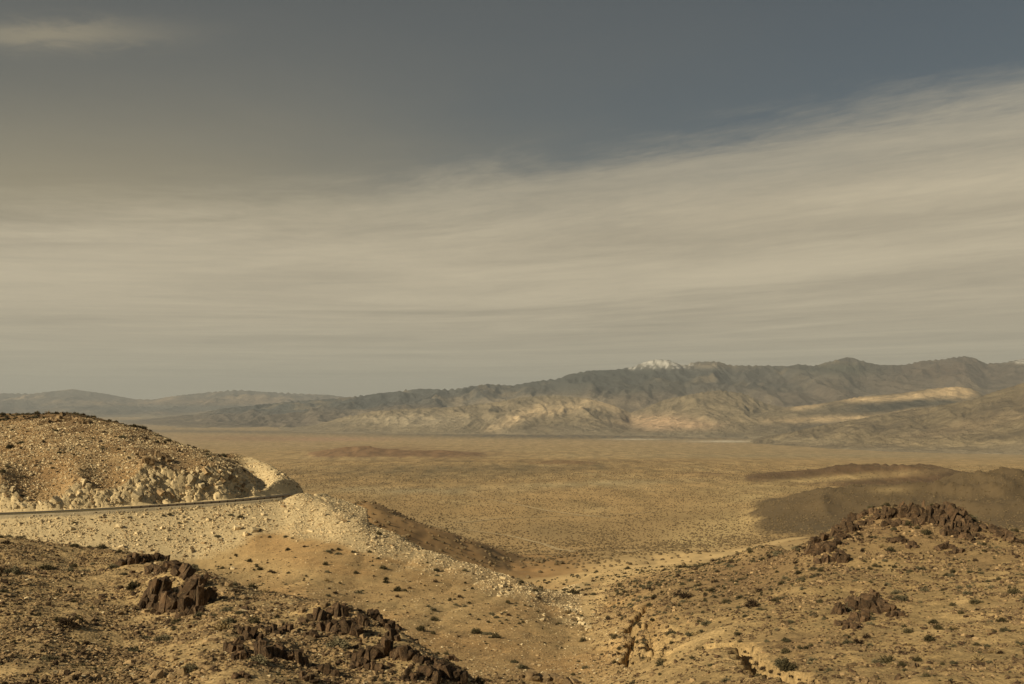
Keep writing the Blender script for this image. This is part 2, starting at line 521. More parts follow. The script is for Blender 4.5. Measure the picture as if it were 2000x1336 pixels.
for L, wd, dp in chan_lines:
    x0, x1, y0, y1 = L[:, 0].min() - 6, L[:, 0].max() + 6, L[:, 1].min() - 6, L[:, 1].max() + 6
    rg_ = (X_ > x0) & (X_ < x1) & (YY > y0) & (YY < y1)
    d, _ = dist_to(L, X_[rg_], YY[rg_])
    d = d + 0.45 * fbm(X_[rg_] / 1.0, YY[rg_] / 1.0, 3, seed=88) + .15
    pr = sstep(d, wd * 1.15, wd * 0.45)
    Z[rg_] -= dp * 1.15 * pr
    CHN[rg_] = np.maximum(CHN[rg_], pr)
PYg = HY + FPX * (-Z / YY)
print('land done')

# ------------------------------------------------------------------ soil colours (albedo patch by patch, cloud shade on the far flats painted in)
def C(r, g, b):
    return np.array((r, g, b), float)


TAN, SANDY, PALE, ORANGE = C(.42, .30, .148), C(.52, .37, .18), C(.62, .49, .285), C(.43, .275, .125)
BROWN, DARK, VAL, VALF = C(.235, .150, .078), C(.13, .088, .052), C(.48, .328, .155), C(.43, .315, .175)


def lerp(A, B, m):
    return A * (1 - m[..., None]) + B * m[..., None]


def blob(px, py, rx, ry, ang=0.0):
    c, s = math.cos(math.radians(ang)), math.sin(math.radians(ang))
    ax, ay = PXg - px, PYg - py
    a = (ax * c + ay * s) / rx
    b = (-ax * s + ay * c) / ry
    return np.exp(-(a * a + b * b))


nb = fbm(X_ / 14, YY / 14, 4, seed=101)
nc = fbm(X_ / 4, YY / 4, 3, seed=102)
nv = fbm(X_ / 160, YY / 300, 4, seed=103)
nw = fbm(X_ / 60, YY / 420, 4, seed=104)
colr = np.ones(Z.shape + (3,)) * TAN
nearm = (YY < 330)
# sandy slope in the middle with orange patches
mids = sstep(PXg, 420, 560) * sstep(YY, 88, 110) * nearm
colr = lerp(colr, ORANGE, np.clip(mids * (0.55 + 1.3 * nb), 0, 1))
for b, c_, k in ((blob(880, 1190, 90, 35, 10), SANDY, 1), (blob(600, 1130, 80, 25, 15), SANDY, .8), (blob(560, 1070, 100, 25, 10), ORANGE, .7),
                 (blob(820, 1130, 130, 16, 25), ORANGE, .5), (blob(1000, 1250, 120, 40), ORANGE, .4), (blob(1180, 1230, 50, 40), SANDY, .8)):
    colr = lerp(colr, c_, np.clip(b * k * nearm * (1 + .8 * nc), 0, 1))
# pale road-blasted rubble on the embankment, thinning downhill to the right
edge = np.interp(PXg, [0, 300, 450, 520, 600, 700, 850, 1000, 1130], [1085, 1100, 1075, 1040, 1045, 1075, 1110, 1165, 1215])
top = np.interp(PXg, [0, 570, 700, 850, 1000, 1130], [960, 940, 1000, 1060, 1115, 1160])
pale = sstep(PYg + 22 * nb + 14 * nc, edge + 14, edge - 14) * sstep(YY, 120, 150) * (YY < 275)
pale *= np.interp(PXg, [0, 600, 750, 900, 1130, 1160], [1, 1, .8, .5, .35, 0])
colr = lerp(colr, PALE, np.clip(pale, 0, 1))
CUTS = np.clip(CUT + FILL * (PYg < 1085), 0, 1)
colr = lerp(colr, PALE * 1.05, np.clip(CUT * 1.0, 0, 1))
knob = (YY > 226) * (YY < 330) * sstep(PXg + 8 * nb, 448, 466) * (PXg < 660)
colr = lerp(colr, PALE * 1.08, knob * 1.0)
# the hill above the cut: brown rubble
hillm = (YY > 205) * (YY < 340) * (Z > -22.0) * sstep(PXg + 8 * nb, 485, 455) * (1 - CUT) * sstep(RD, 5.5, 8.0)
colr = lerp(colr, C(.355, .225, .103), np.clip(hillm * (0.9 + .6 * nb), 0, 1))
colr = lerp(colr, BROWN * .85, np.clip(hillm * (blob(130, 822, 60, 20) + blob(310, 880, 70, 25, 20) * .9 + 1.6 * np.clip(nc, 0, 1) + 1.5 * np.clip(nb, 0, 1)), 0, 1) * .8)
# shoulder
sh = (RD < 5.9) * (1 - CUT) * (PXg < 560)
colr = lerp(colr, C(.40, .33, .215), sh * 1.0)
# right hillock
colr = lerp(colr, C(.37, .262, .125), np.clip(onright * (.95 + nb), 0, 1))
colr = lerp(colr, C(.23, .155, .078), np.clip(onright * (sstep(YY, 105, 140) * .35 + np.clip(sstep(YY, 150, 158) + blob(1420, 1120, 170, 34, -22), 0, 1) * .45 + 1.2 * nb + .5 * nc), 0, 1))
colr = lerp(colr, BROWN, np.clip(onright * (blob(1800, 1030, 190, 30) * .6 + blob(1480, 1110, 120, 32, -20) * .7 + blob(1560, 1260, 90, 25) * .6), 0, 1))
for b, c_, k in ((blob(1400, 1235, 90, 7, -22), SANDY, 1.2), (blob(1900, 1160, 90, 10, -35), SANDY, .9), (blob(1850, 1225, 120, 16, -20), SANDY, .8), (blob(1250, 1104, 190, 17, -8), SANDY * 1.25, 1.6),
                 (blob(1380, 1280, 100, 30), SANDY, .5)):
    colr = lerp(colr, c_, np.clip(b * k, 0, 1))
wl_ = polyline([tuple(hit(a, b, 100)) for a, b in ((1148, 1200), (1160, 1172), (1185, 1146), (1212, 1126), (1270, 1108), (1340, 1094), (1410, 1082), (1500, 1064), (1560, 1050))], 80)
wreg = (YY > 120) & (YY < 900) & (PXg > 1080) & (PXg < 1640)
wd_, _ = dist_to(wl_, X_[wreg], YY[wreg])
WASH = np.zeros_like(Z)
ww_ = np.clip(YY[wreg] * .011, 1.4, 9) * (1 + .5 * fbm(X_[wreg] / 14, YY[wreg] / 30, 3, seed=92))
WASH[wreg] = sstep(wd_, ww_ * 1.5, ww_ * .6)
colr = lerp(colr, C(.66, .475, .235), WASH * .95)
# spur beyond
spm = sstep(YY, 330, 360) * sstep(YY, 760, 600)
colr = lerp(colr, C(.37, .225, .10), spm * np.clip(.85 + .6 * nb, 0, 1) * sstep(PXg, 1200, 1080))
# valley
vm = sstep(YY, 560, 760) * (1 - .9 * WASH)
vc = np.ones_like(colr) * VAL
vc = lerp(vc, VALF, sstep(YY, 2500, 7000))
vc = lerp(vc, C(.35, .25, .12), np.clip(nw * 1.6 + .1, 0, 1) * sstep(YY, 900, 1600))
vc = lerp(vc, C(.54, .40, .205), np.clip(nv * 1.5 - .1, 0, 1))
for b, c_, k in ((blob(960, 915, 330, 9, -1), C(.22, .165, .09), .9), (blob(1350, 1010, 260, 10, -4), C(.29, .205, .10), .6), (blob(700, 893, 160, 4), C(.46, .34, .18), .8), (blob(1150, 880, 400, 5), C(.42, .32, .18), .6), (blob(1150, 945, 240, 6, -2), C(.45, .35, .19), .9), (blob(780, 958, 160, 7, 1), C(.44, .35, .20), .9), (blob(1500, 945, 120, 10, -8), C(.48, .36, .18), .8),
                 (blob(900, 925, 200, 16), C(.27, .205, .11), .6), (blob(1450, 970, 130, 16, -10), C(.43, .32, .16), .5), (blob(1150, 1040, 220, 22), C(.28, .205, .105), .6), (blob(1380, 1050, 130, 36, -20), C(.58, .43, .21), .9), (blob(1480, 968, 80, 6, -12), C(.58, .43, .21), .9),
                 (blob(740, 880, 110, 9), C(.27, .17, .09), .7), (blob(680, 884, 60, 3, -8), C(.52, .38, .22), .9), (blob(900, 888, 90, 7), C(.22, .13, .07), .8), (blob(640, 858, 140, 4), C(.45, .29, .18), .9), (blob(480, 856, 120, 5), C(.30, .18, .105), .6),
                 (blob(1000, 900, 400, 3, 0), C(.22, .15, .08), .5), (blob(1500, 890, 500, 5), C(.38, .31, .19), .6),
                 (blob(1080, 852, 460, 5.5, .6), C(.13, .115, .09), .9), (blob(450, 843, 330, 3.2, .5), C(.17, .14, .10), .8), (blob(300, 806, 500, 3), C(.10, .105, .10), .9),  # cloud shadows on the far plain, painted as dark bands
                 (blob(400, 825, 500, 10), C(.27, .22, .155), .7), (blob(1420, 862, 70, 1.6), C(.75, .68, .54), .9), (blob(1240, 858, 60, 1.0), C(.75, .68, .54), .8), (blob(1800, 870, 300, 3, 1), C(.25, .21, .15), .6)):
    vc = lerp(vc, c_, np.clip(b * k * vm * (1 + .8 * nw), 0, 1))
hc = [C(.14, .086, .048), C(.130, .094, .053), C(.27, .18, .095), C(.25, .155, .085), C(.26, .17, .09)]
hill_masks[1] = hill_masks[1] * sstep(PXg - 60 * nw, 1400, 1520)
for m, c_ in zip(hill_masks, hc):
    vc = lerp(vc, c_, sstep(m + .25 * nb + .2 * nc + .15 * nw + .35 * fbm(X_ / 45, YY / 90, 3, seed=145), .03, .45) * sstep(m, .005, .12) * .95)
vc = lerp(vc, C(.37, .27, .135), blob(1740, 957, 34, 6) * .8)
vc = lerp(vc, C(.56, .41, .20), blob(1610, 936, 190, 6, -4) * .85 * (YY > 1500))
vc = lerp(vc, C(.145, .108, .062), np.clip(blob(1600, 1030, 70, 9) * 1.1 * (1 + nb), 0, 1) * (YY < 1600))
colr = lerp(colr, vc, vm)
colr *= (1 + .13 * nc[..., None] * (YY < 800)[..., None] + .10 * nb[..., None])
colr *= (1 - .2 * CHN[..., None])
colr = np.clip(colr, .02, .85)

# scrub stipple strength for the far flats, stored beside the colour
stip = sstep(YY, 1400, 2300) * sstep(YY, 9000, 4500) * np.clip(.75 + nw + .4 * nv, 0, 1) * (1 - .5 * hill_mask)
stip *= 1 - .8 * np.clip(blob(1150, 945, 240, 6, -2) + blob(780, 958, 160, 7, 1), 0, 1)


def grid_mesh(name, X, Y, Zz, cols, extra=None, mat=None, smooth=True, parent=None):
    nr, nc_ = X.shape
    me = bpy.data.meshes.new(name)
    n = nr * nc_
    me.vertices.add(n)
    co = np.stack([X, Y, Zz], -1).reshape(-1).astype(np.float32)
    me.vertices.foreach_set('co', co)
    i = np.arange(n).reshape(nr, nc_)
    q = np.stack([i[:-1, :-1], i[:-1, 1:], i[1:, 1:], i[1:, :-1]], -1).reshape(-1, 4)
    nf = len(q)
    me.loops.add(nf * 4)
    me.loops.foreach_set('vertex_index', q.ravel().astype(np.int32))
    me.polygons.add(nf)
    me.polygons.foreach_set('loop_start', (np.arange(nf) * 4).astype(np.int32))
    me.update(calc_edges=True)
    if smooth:
        me.polygons.foreach_set('use_smooth', np.ones(nf, bool))
    a = me.attributes.new('soil', 'FLOAT_COLOR', 'POINT')
    a.data.foreach_set('color', np.concatenate([cols.reshape(-1, 3), np.ones((n, 1))], 1).astype(np.float32).ravel())
    if extra is not None:
        b = me.attributes.new('scrub', 'FLOAT', 'POINT')
        b.data.foreach_set('value', extra.ravel().astype(np.float32))
    me.materials.append(mat)
    o = bpy.data.objects.new(name, me)
    COL.objects.link(o)
    o.parent = parent
    return o


# ------------------------------------------------------------------ materials
def new_mat(name):
    m = bpy.data.materials.new(name)
    m.use_nodes = True
    t = NT(m.node_tree)
    bs = m.node_tree.nodes['Principled BSDF']
    bs.inputs['Roughness'].default_value = 0.92
    bs.inputs['Specular IOR Level'].default_value = 0.15
    return m, t, bs


def land_material():
    m, t, bs = new_mat('land_soil')
    at = t.new('ShaderNodeAttribute', attribute_name='soil')
    sc = t.new('ShaderNodeAttribute', attribute_name='scrub')
    geo = t.new('ShaderNodeNewGeometry')
    pos = geo.outputs['Position']
    ln = t.new('ShaderNodeVectorMath', operation='LENGTH')
    t.l.new(pos, ln.inputs[0])
    dist = ln.outputs['Value']
    # patch, pebble and grit variation
    g1 = t.noise(pos, 3.0, 5, .65)
    g2 = t.noise(pos, 0.55, 4, .6)
    vor = t.new('ShaderNodeTexVoronoi')
    vor.inputs['Scale'].default_value = 5.0
    t.l.new(pos, vor.inputs['Vector'])
    v = t.math('ADD', t.math('MULTIPLY', g1, 1.1), t.math('MULTIPLY', g2, .7))
    vv = t.smooth(v, .62, 1.20, .62, 1.38)
    c = t.mix(1.0, at.outputs['Color'], t.xyz(vv, vv, vv), 'MULTIPLY')
    nearf = t.smooth(dist, 60, 300, 1.0, .25)
    c = t.mix(nearf, at.outputs['Color'], c)
    # pale and dark pebbles
    bw = t.new('ShaderNodeSeparateColor')
    t.l.new(vor.outputs['Color'], bw.inputs[0])
    peb = t.math('MULTIPLY', t.smooth(vor.outputs['Distance'], .30, .18), t.smooth(dist, 220, 420, 1, .1))
    c = t.mix(t.math('MULTIPLY', peb, t.smooth(bw.outputs[0], .55, .75, 0, .55)), c, t.mix(.5, c, (.62, .50, .33, 1)))
    c = t.mix(t.math('MULTIPLY', peb, t.smooth(bw.outputs[1], .65, .8, 0, .55)), c, t.mix(1.0, c, (.36, .33, .32, 1), 'MULTIPLY'))
    # creosote scrub on the far flats, too small to pick apart
    v2 = t.new('ShaderNodeTexVoronoi')
    v2.inputs['Scale'].default_value = .125
    v2.inputs['Randomness'].default_value = 1.0
    mp = t.new('ShaderNodeMapping')
    mp.inputs['Scale'].default_value = (1, .55, 0)
    t.l.new(pos, mp.inputs[0])
    t.l.new(mp.outputs[0], v2.inputs['Vector'])
    dots = t.math('MULTIPLY', t.smooth(v2.outputs['Distance'], .46, .26), sc.outputs['Fac'])
    c = t.mix(t.math('MULTIPLY', dots, .72), c, (.15, .12, .065, 1))
    # streaks of drainage on the valley floor
    mp2 = t.new('ShaderNodeMapping')
    mp2.inputs['Scale'].default_value = (.004, .0011, 0)
    t.l.new(pos, mp2.inputs[0])
    s1 = t.noise(mp2.outputs[0], 6.0, 6, .65, .6)
    sf = t.smooth(dist, 900, 2500)
    k = t.smooth(s1, .36, .66, .76, 1.22)
    c = t.mix(sf, c, t.mix(1.0, c, t.xyz(k, k, k), 'MULTIPLY'))
    t.l.new(c, bs.inputs['Base Color'])
    bp = t.new('ShaderNodeBump')
    bp.inputs['Strength'].default_value = .8
    bp.inputs['Distance'].default_value = .10
    hh = t.math('ADD', t.math('MULTIPLY', g1, 1.0), t.math('MULTIPLY', t.smooth(vor.outputs['Distance'], .5, .1), .35))
    t.l.new(t.math('MULTIPLY', hh, t.smooth(dist, 100, 400, 1, .0)), bp.inputs['Height'])
    t.l.new(bp.outputs[0], bs.inputs['Normal'])
    return m


def rock_material(name, c1, c2, c3, scale=1.0, lichen=None):
    m, t, bs = new_mat(name)
    tcn = t.new('ShaderNodeTexCoord')
    oi = t.new('ShaderNodeObjectInfo')
    vec = t.new('ShaderNodeVectorMath', operation='ADD')
    t.l.new(tcn.outputs['Object'], vec.inputs[0])
    t.l.new(t.xyz(t.math('MULTIPLY', oi.outputs['Random'], 40.0), 0.0, 0.0), vec.inputs[1])
    n1_ = t.noise(vec.outputs[0], 1.6 * scale, 6, .65)
    n2_ = t.noise(vec.outputs[0], 7.0 * scale, 4, .7)
    c = t.mix(t.smooth(n1_, .35, .65), c1, c2)
    c = t.mix(t.smooth(n2_, .52, .72, 0, .6), c, c3)
    r = t.smooth(oi.outputs['Random'], 0, 1, .68, 1.32)
    c = t.mix(1.0, c, t.xyz(r, r, r), 'MULTIPLY')
    t.l.new(c, bs.inputs['Base Color'])
    bp = t.new('ShaderNodeBump')
    bp.inputs['Strength'].default_value = .7
    bp.inputs['Distance'].default_value = .06
    t.l.new(t.math('ADD', n2_, n1_), bp.inputs['Height'])
    t.l.new(bp.outputs[0], bs.inputs['Normal'])
    return m


def leaf_material(name, c1, c2):
    m, t, bs = new_mat(name)
    oi = t.new('ShaderNodeObjectInfo')
    tcn = t.new('ShaderNodeTexCoord')
    n = t.noise(tcn.outputs['Object'], 5.0, 3, .6)
    f = t.math('ADD', t.math('MULTIPLY', oi.outputs['Random'], .6), t.math('MULTIPLY', n, .5))
    c = t.mix(t.smooth(f, .2, .85), c1, c2)
    t.l.new(c, bs.inputs['Base Color'])
    bs.inputs['Specular IOR Level'].default_value = .05
    return m


M_LAND = land_material()
M_DARKROCK = rock_material('desert_varnish_rock', (.046, .031, .020, 1), (.115, .071, .040, 1), (.33, .24, .13, 1))
M_BROWNROCK = rock_material('brown_rock', (.135, .090, .050, 1), (.25, .175, .095, 1), (.40, .30, .17, 1))
M_TANSTONE = rock_material('tan_stone', (.28, .19, .10, 1), (.41, .295, .16, 1), (.19, .125, .07, 1), 3)
M_PALESTONE = rock_material('pale_limestone', (.50, .395, .235, 1), (.66, .54, .34, 1), (.36, .27, .155, 1), 2)
M_SAGE = leaf_material('grey_sage_leaf', (.088, .078, .046, 1), (.20, .172, .105, 1))
M_OLIVE = leaf_material('olive_leaf', (.062, .052, .028, 1), (.125, .103, .056, 1))
M_DEAD = leaf_material('dark_twig', (.034, .023, .015, 1), (.075, .052, .033, 1))
M_FARSCRUB = leaf_material('creosote_leaf', (.115, .086, .048, 1), (.21, .155, .088, 1))
M_STRAW = leaf_material('dry_straw', (.24, .17, .085, 1), (.38, .29, .15, 1))

# ------------------------------------------------------------------ the land as meshes
split = int(np.argmax(Ys >= 345))
hs = grid_mesh('desert_hillside', X_[:split + 1], YY[:split + 1], Z[:split + 1], colr[:split + 1], stip[:split + 1], M_LAND)
hs['kind'] = 'structure'
hs['label'] = 'tan gravelly hillsides and gully in front of the valley'
vf = grid_mesh('valley_ground', X_[split:], YY[split:], Z[split:], colr[split:], stip[split:], M_LAND)
vf['kind'] = 'structure'
vf['label'] = 'wide flat desert valley floor dotted with creosote scrub'

# ------------------------------------------------------------------ mountains


def mountain_material():
    m, t, bs = new_mat('mountain_rock')
    at = t.new('ShaderNodeAttribute', attribute_name='soil')
    geo = t.new('ShaderNodeNewGeometry')
    n = t.noise(geo.outputs['Position'], .006, 7, .7)
    k = t.smooth(n, .3, .7, .78, 1.22)
    c = t.mix(1.0, at.outputs['Color'], t.xyz(k, k, k), 'MULTIPLY')
    t.l.new(c, bs.inputs['Base Color'])
    bp = t.new('ShaderNodeBump')
    bp.inputs['Strength'].default_value = .9
    bp.inputs['Distance'].default_value = 90
    t.l.new(n, bp.inputs['Height'])
    t.l.new(bp.outputs[0], bs.inputs['Normal'])
    return m


M_MTN = mountain_material()


def mountain(name, label, Y0, Yc, Yb, u0, u1, nu, nv_, crest, base_drop, amp, wl, power, colf, seed, basef=None, sides=None):
    """a range: foot at distance Y0, crest line (px,py) at Yc, back foot at Yb"""
    uu = np.linspace(u0, u1, nu)
    yv = np.concatenate([np.linspace(Y0, Yc, int(nv_ * .75), endpoint=False), np.linspace(Yc, Yb, nv_ - int(nv_ * .75))])
    Um, Ym = np.meshgrid(uu, yv)
    Xm = Um * Ym
    pxm = CX + FPX * Um
    cr = np.array(crest, float)
    zc = -(np.interp(pxm, cr[:, 0], cr[:, 1]) - HY) / FPX * Yc
    zb = zat(Xm, np.clip(Ym, None, 61000)) - base_drop
    if basef is not None:
        y0 = np.interp(pxm, *np.array(basef, float).T)
    else:
        y0 = np.full(pxm.shape, float(Y0))
    t = np.clip((Ym - y0) / (Yc - y0), 0, 1)
    tb = np.clip((Yb - Ym) / (Yb - Yc), 0, 1)
    prof = np.where(Ym <= Yc, t ** power, tb ** .8)
    side_t = sstep(pxm, sides[0], sides[1]) if sides else 1.0
    prof = prof * side_t
    H = zb + np.clip(zc - zb, 0, None) * prof
    wx = Xm / wl + .5 * fbm(Xm / (wl * 1.6), Ym / (wl * 1.6), 3, seed=seed + 5)
    wy = Ym / (wl * 1.9) + .5 * fbm(Xm / (wl * 1.6) + 9, Ym / (wl * 1.6), 3, seed=seed + 6)
    R1 = ridged(wx, wy, 6, .52, seed=seed)
    R2 = ridged(wx * 2.7 + 3, wy * 1.6, 5, .55, seed=seed + 9)
    R3 = ridged(wx * 6.5 + 3, wy * 3.0, 4, .6, seed=seed + 12)
    Rr = .56 * R1 + .28 * R2 + .16 * R3
    env = np.clip(prof, 0, 1) ** .6 * (1 - .55 * np.clip(prof, 0, 1) ** 3)
    H = H + amp * (Rr - .45) * env * side_t
    # keep the skyline of each column where it was measured (smooth correction only)
    for _ in range(3):
        py = HY + FPX * (-H / Ym)
        sil = py.min(0)
        want = np.interp(pxm[0], cr[:, 0], cr[:, 1])
        want = want + 1.1 * fbm(pxm[0] / 26, pxm[0] * 0 + seed, 4, .6, seed=seed + 30)
        k = max(2, nu // 230)
        df = np.convolve(np.pad(sil - want, k, 'edge'), np.ones(2 * k + 1) / (2 * k + 1), 'valid')
        H = H + (df[None, :] / FPX * Ym) * np.clip(prof, 0, 1) ** 1.5 * side_t
    H = np.where(prof < .002, zb - 5, H)
    py = HY + FPX * (-H / Ym)
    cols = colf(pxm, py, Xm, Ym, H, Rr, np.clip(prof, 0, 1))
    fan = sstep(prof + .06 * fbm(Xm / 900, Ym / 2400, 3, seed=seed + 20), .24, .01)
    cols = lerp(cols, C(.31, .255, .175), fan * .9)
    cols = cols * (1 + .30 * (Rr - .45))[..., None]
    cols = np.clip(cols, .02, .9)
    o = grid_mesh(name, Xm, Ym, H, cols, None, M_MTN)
    o['kind'] = 'structure'
    o['label'] = label
    return o


def gb(px, py, cx, cy, rx, ry, ang=0):
    c, s = math.cos(math.radians(ang)), math.sin(math.radians(ang))
    ax, ay = px - cx, py - cy
    return np.exp(-(((ax * c + ay * s) / rx) ** 2 + ((-ax * s + ay * c) / ry) ** 2))


def paint(base, items, mod):
    c = base
    for m, col_, k in items:
        c = lerp(c, col_, np.clip(m * k * mod, 0, 1))
    return c


def col_main(px, py, X, Y, H, R, prof):  # rock tones, with cloud shade and sunlit patches painted in
    n = fbm(X / 1500, Y / 1500, 5, .6, seed=200)
    n2 = fbm(X / 420, Y / 420, 4, .6, seed=201)
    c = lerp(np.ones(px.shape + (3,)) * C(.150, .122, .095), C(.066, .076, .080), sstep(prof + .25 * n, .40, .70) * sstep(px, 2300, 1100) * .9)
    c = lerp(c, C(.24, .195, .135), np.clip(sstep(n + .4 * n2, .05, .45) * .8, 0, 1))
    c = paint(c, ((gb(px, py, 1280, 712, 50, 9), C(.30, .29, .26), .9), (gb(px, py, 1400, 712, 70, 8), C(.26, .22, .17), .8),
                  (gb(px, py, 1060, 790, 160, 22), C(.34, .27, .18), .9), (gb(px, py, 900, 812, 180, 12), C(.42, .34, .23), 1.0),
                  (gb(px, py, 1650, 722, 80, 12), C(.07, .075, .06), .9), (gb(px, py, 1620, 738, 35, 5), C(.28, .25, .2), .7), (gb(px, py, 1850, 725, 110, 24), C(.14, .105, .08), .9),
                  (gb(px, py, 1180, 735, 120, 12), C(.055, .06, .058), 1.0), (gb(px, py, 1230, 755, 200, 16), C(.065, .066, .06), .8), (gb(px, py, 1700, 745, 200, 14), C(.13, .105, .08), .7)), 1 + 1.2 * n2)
    snow = gb(px, py, 1285, 706, 42, 9) * 1.5 + gb(px, py, 1330, 712, 16, 5) + gb(px, py, 1235, 716, 14, 4) + gb(px, py, 1990, 705, 22, 5) * 1.2
    st = .5 + .9 * perlin(X / 70, Y / 900, 222) + .6 * perlin(X / 30, Y / 500, 223) + .5 * n2
    c = lerp(c, C(.80, .78, .74), np.clip(snow * .75 - .30 + 1.6 * (st - .5), 0, .62) * (snow > .12))
    return c


def col_foot(px, py, X, Y, H, R, prof):
    n = fbm(X / 900, Y / 900, 5, .6, seed=210)
    n2 = fbm(X / 260, Y / 260, 4, .6, seed=211)
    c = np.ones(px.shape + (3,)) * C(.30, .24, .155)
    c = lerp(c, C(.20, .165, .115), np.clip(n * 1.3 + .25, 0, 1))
    TN, OR, DK = C(.72, .55, .34), C(.66, .46, .29), C(.09, .09, .08)  # sunlit (tan, orange) and cloud-shaded (dark) patches painted over the rock colour
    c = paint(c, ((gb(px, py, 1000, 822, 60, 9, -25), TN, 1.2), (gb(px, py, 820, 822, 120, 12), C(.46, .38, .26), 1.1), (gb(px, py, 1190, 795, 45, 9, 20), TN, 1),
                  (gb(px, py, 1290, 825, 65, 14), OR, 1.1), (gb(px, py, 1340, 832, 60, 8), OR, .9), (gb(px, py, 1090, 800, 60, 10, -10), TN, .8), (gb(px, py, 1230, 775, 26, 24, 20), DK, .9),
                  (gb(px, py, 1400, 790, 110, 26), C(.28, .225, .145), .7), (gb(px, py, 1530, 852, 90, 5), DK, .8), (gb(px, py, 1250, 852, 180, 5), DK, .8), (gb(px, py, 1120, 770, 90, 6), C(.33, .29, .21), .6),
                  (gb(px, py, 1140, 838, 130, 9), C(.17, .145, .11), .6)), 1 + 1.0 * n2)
    return c


def col_right(px, py, X, Y, H, R, prof):
    n = fbm(X / 700, Y / 700, 5, .6, seed=220)
    n2 = fbm(X / 200, Y / 200, 4, .6, seed=221)
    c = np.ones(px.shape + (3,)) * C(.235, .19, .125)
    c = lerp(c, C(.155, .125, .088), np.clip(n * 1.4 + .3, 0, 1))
    TN = C(.70, .52, .31)  # tan for painted sunlit patches, darks below for painted cloud shade
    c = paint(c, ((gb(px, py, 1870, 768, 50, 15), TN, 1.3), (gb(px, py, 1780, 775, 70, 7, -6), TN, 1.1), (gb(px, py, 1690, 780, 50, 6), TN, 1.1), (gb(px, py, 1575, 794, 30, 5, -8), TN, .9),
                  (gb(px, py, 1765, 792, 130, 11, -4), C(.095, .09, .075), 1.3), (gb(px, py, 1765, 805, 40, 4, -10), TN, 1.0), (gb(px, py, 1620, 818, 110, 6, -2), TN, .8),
                  (gb(px, py, 1925, 765, 12, 22, -50), C(.08, .085, .075), 1.2), (gb(px, py, 1660, 832, 130, 9, -3), C(.12, .105, .085), .9),  # first patch: shadow behind the tan ridge, painted dark
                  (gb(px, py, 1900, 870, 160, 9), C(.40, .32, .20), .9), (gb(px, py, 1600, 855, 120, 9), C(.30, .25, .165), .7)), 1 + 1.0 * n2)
    return c


def col_spur(px, py, X, Y, H, R, prof):
    n = fbm(X / 600, Y / 900, 5, .6, seed=240)
    n2 = fbm(X / 170, Y / 260, 4, .6, seed=241)
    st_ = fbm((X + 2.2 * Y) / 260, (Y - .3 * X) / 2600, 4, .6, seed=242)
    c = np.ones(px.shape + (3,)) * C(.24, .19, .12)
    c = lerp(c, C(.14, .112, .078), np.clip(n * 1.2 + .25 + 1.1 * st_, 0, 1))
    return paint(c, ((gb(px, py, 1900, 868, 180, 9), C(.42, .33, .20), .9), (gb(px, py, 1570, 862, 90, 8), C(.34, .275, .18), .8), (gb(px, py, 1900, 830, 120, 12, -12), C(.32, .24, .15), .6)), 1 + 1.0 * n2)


def col_far(px, py, X, Y, H, R, prof):
    n = fbm(X / 2500, Y / 2500, 5, .6, seed=230)
    c = np.ones(px.shape + (3,)) * C(.13, .115, .10)
    c = lerp(c, C(.36, .27, .18), np.clip(n * 2.2 + .1, 0, 1))
    c = paint(c, ((gb(px, py, 300, 797, 260, 6), C(.10, .105, .10), .8), (gb(px, py, 520, 797, 150, 4), C(.10, .105, .10), .9), (gb(px, py, 400, 785, 180, 6), C(.30, .22, .15), .8)), 1 + .8 * n)
    return c


mountain('far_mountain_range', 'hazy low mountain range on the left horizon', 26000, 40000, 50000, -.72, .1, 420, 120,
         [(-400, 775), (-100, 762), (0, 768), (60, 769), (140, 760), (200, 768), (265, 780), (300, 780), (350, 772), (430, 764), (470, 762), (560, 768), (640, 771), (680, 776), (750, 772), (1100, 770)],
         20, 620, 2600, 1.15, col_far, 300)
mountain('main_mountain_range', 'high desert mountain range with a snow dusted summit', 14500, 21000, 27000, -.46, .74, 680, 220,
         [(150, 815), (400, 800), (550, 786), (600, 782), (660, 778), (690, 775), (740, 768), (780, 764), (820, 759), (880, 761), (950, 750), (1000, 753), (1050, 744), (1090, 740), (1110, 731), (1150, 724), (1200, 722), (1235, 717), (1262, 706), (1280, 702), (1305, 703), (1335, 714),
          (1358, 707), (1400, 706), (1430, 714), (1500, 714), (1540, 715), (1560, 711), (1590, 715), (1620, 706), (1658, 697), (1690, 707), (1720, 713), (1765, 713), (1800, 705), (1840, 702), (1885, 695), (1905, 700), (1925, 710), (1955, 709), (2000, 701), (2200, 690), (2500, 700)],
         15, 620, 1900, 1.15, col_main, 400, sides=(120, 660))
mountain('foothills', 'tan foothills with painted sunlit patches below the snow dusted summit', 10800, 14500, 17000, -.26, .6, 560, 170,
         [(480, 812), (640, 806), (760, 800), (880, 795), (960, 787), (1020, 776), (1080, 772), (1150, 778), (1200, 792), (1232, 806), (1262, 795), (1300, 780), (1350, 770), (1400, 762), (1450, 768), (1500, 790), (1560, 800), (1640, 805), (2200, 800)],
         10, 330, 1100, 1.0, col_foot, 500, basef=[(480, 12500), (800, 11500), (1200, 10800), (2200, 10800)], sides=(500, 860))
mountain('tan_ridge', 'pale tan ridge with a dark band in front of the high range', 9800, 12800, 14500, .12, .62, 300, 110,
         [(1300, 850), (1400, 830), (1480, 808), (1540, 795), (1600, 789), (1680, 775), (1760, 768), (1820, 759), (1870, 755), (1895, 758), (1915, 768), (1935, 785), (1980, 805), (2200, 830)],
         8, 150, 700, .8, col_right, 600, basef=[(1340, 11500), (1500, 10800), (1700, 10000), (2000, 9800)], sides=(1330, 1480))
